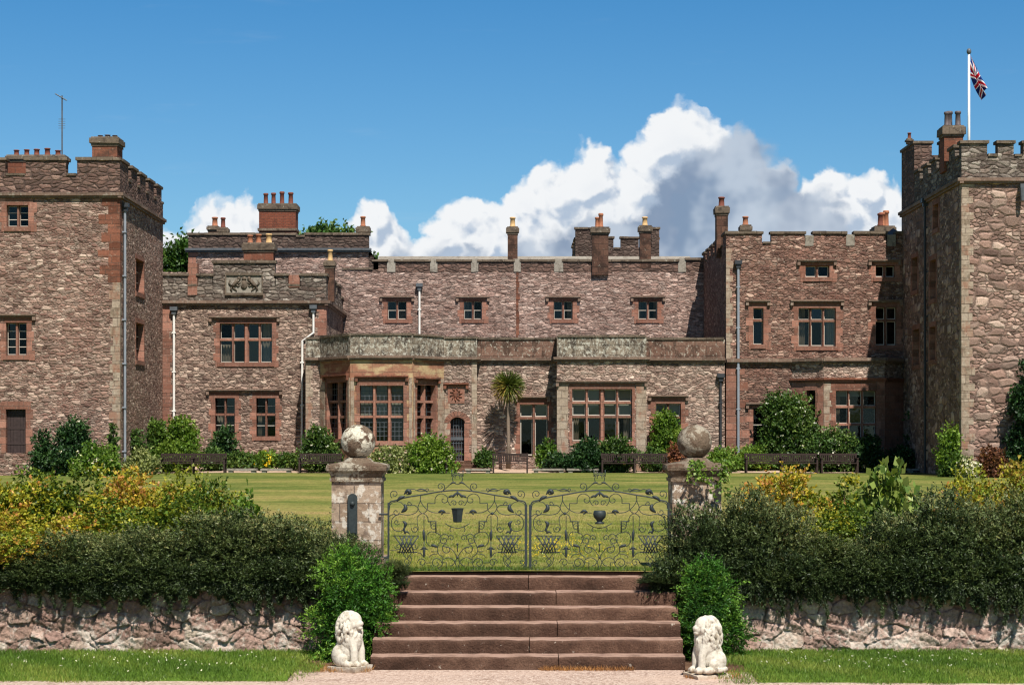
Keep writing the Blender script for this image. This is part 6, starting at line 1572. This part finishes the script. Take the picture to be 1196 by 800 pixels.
# ivy over the right pier's cap
IV = thing('ivy', (X(822, 23), 23.0, Z(545, 23)), 'trailing ivy hanging over the cap of the right gate pier', 'ivy')
r = np.random.default_rng(77); PP = []
for k in range(16):
    x0_ = r.uniform(-.18, .30); ln = r.uniform(.08, .38) * (1.3 if x0_ > .1 else .7); m = int(70 * ln) + 14; s = r.uniform(0, 1, m)
    y = np.where(s < .35, .24 - s * .85, -.11 - r.uniform(0, .03, m)); z = np.where(s < .35, .06 - .02 * s, .02 - (s - .35) * ln * 1.5)
    PP.append(np.stack([x0_ + .05 * np.sin(s * 5 + k) + r.normal(size=m) * .015, y, z], 1))
P = np.concatenate(PP); put('leaves', leaf_mesh('leaves', P, r.normal(size=P.shape) + np.array([0, -.5, -.2]), .045, .036, r.uniform(.2, 1, len(P)), M['lf_light']), IV)

# ---------------------------------------------------------------- grass, flowers, dry stalks
def blades(name, n, x0, x1, y0, y1, zf, hgt, mt, seed, lean=.35, wd=.006, mask=None, tone=(.2, .8)):
    r = np.random.default_rng(seed); x = r.uniform(x0, x1, n); y = r.uniform(y0, y1, n)
    if mask is not None: k = mask(x, y, r); x, y = x[k], y[k]
    n = len(x); P = np.stack([x, y, zf(x, y)], 1); D = np.stack([r.normal(size=n) * lean, r.normal(size=n) * lean, np.ones(n)], 1)
    pat = .5 + .35 * np.sin(x * 1.9 + y * .7) * np.sin(y * 1.3 - x * .6 + 1) + .2 * np.sin(x * 5.3 + y * 4.1)
    tn = tone[0] + (tone[1] - tone[0]) * np.clip(pat + r.normal(size=n) * .18, 0, 1)
    o = put(name, leaf_mesh(name, P, D, hgt * r.uniform(.5, 1.4, n), wd, tn, M[mt], .25)); o['kind'] = 'stuff'; return o
vz1 = lambda x, y: .055 * np.clip((y - 20.12) / .35, 0, 1) - .012
vz2 = lambda x, y: .055 * np.clip((y - 19.95) / .35, 0, 1) - .006
edge1 = lambda x, y, r: (y > 20.09 + .05 * np.sin(x * 3.1) + .05 * np.sin(x * 8.7)) & (x < -1.98 + .18 * np.sin(y * 4) - .15 + .1 * r.normal(size=x.shape))
edge2 = lambda x, y, r: (y > 19.93 + .05 * np.sin(x * 2.7) + .05 * np.sin(x * 9.7)) & (x > 2.34 + .15 * np.sin(y * 4) + .1 * r.normal(size=x.shape))
blades('grass', 52000, -7.5, -2.0, 20.02, 22.48, vz1, .05, 'blade', 41, mask=edge1)
blades('grass', 52000, 2.1, 7.5, 19.86, 22.48, vz2, .05, 'blade', 42, mask=edge2)
lz = lambda x, y: np.full(x.shape, LZ - .006)
blades('grass', 190000, -4.8, 4.8, 22.98, 42, lz, .036, 'lawn_blade', 43, wd=.007, tone=(.15, .9), mask=lambda x, y, r: r.uniform(0, 1, x.shape) < np.clip((42 - y) / 17, 0, 1))
blades('grass', 5200, -1.45, 1.75, 22.9, 23.12, lz, .07, 'blade', 44)
r = np.random.default_rng(9)
def flowers(name, n, x0, x1, y0, y1, z, mt, seed, size=.02):
    r = np.random.default_rng(seed); P = np.stack([r.normal((x0 + x1) / 2, (x1 - x0) / 4, n), r.normal((y0 + y1) / 2, (y1 - y0) / 4, n), np.full(n, z)], 1)
    PP = np.concatenate([P + r.normal(size=P.shape) * .004 for k in range(4)]); DD = r.normal(size=PP.shape) * .8 + np.array([0, -.3, .5])
    o = put(name, leaf_mesh(name, PP, DD, size, size * .8, r.uniform(0, 1, len(PP)), M[mt])); o['kind'] = 'stuff'
flowers('buttercups', 260, .0, 1.3, 24.6, 31, LZ + .045, 'fl_yellow', 5, .015)
flowers('daisies', 60, -5.6, -2.4, 20.4, 22.3, .1, 'fl_white', 6, .013)
flowers('daisies', 60, 2.6, 5.6, 20.2, 22.3, .1, 'fl_white', 7, .013)
dryz = lambda x, y: np.zeros(x.shape) - .004
blades('dry_weeds', 900, -2.2, -1.5, 20.85, 21.25, dryz, .07, 'dry', 51, .5, .005)
blades('dry_weeds', 700, .3, 1.3, 21.0, 21.1, dryz, .06, 'dry', 52, .5, .005)
blades('dry_weeds', 900, 1.8, 2.4, 20.3, 20.9, dryz, .05, 'dry', 53, .5, .005)
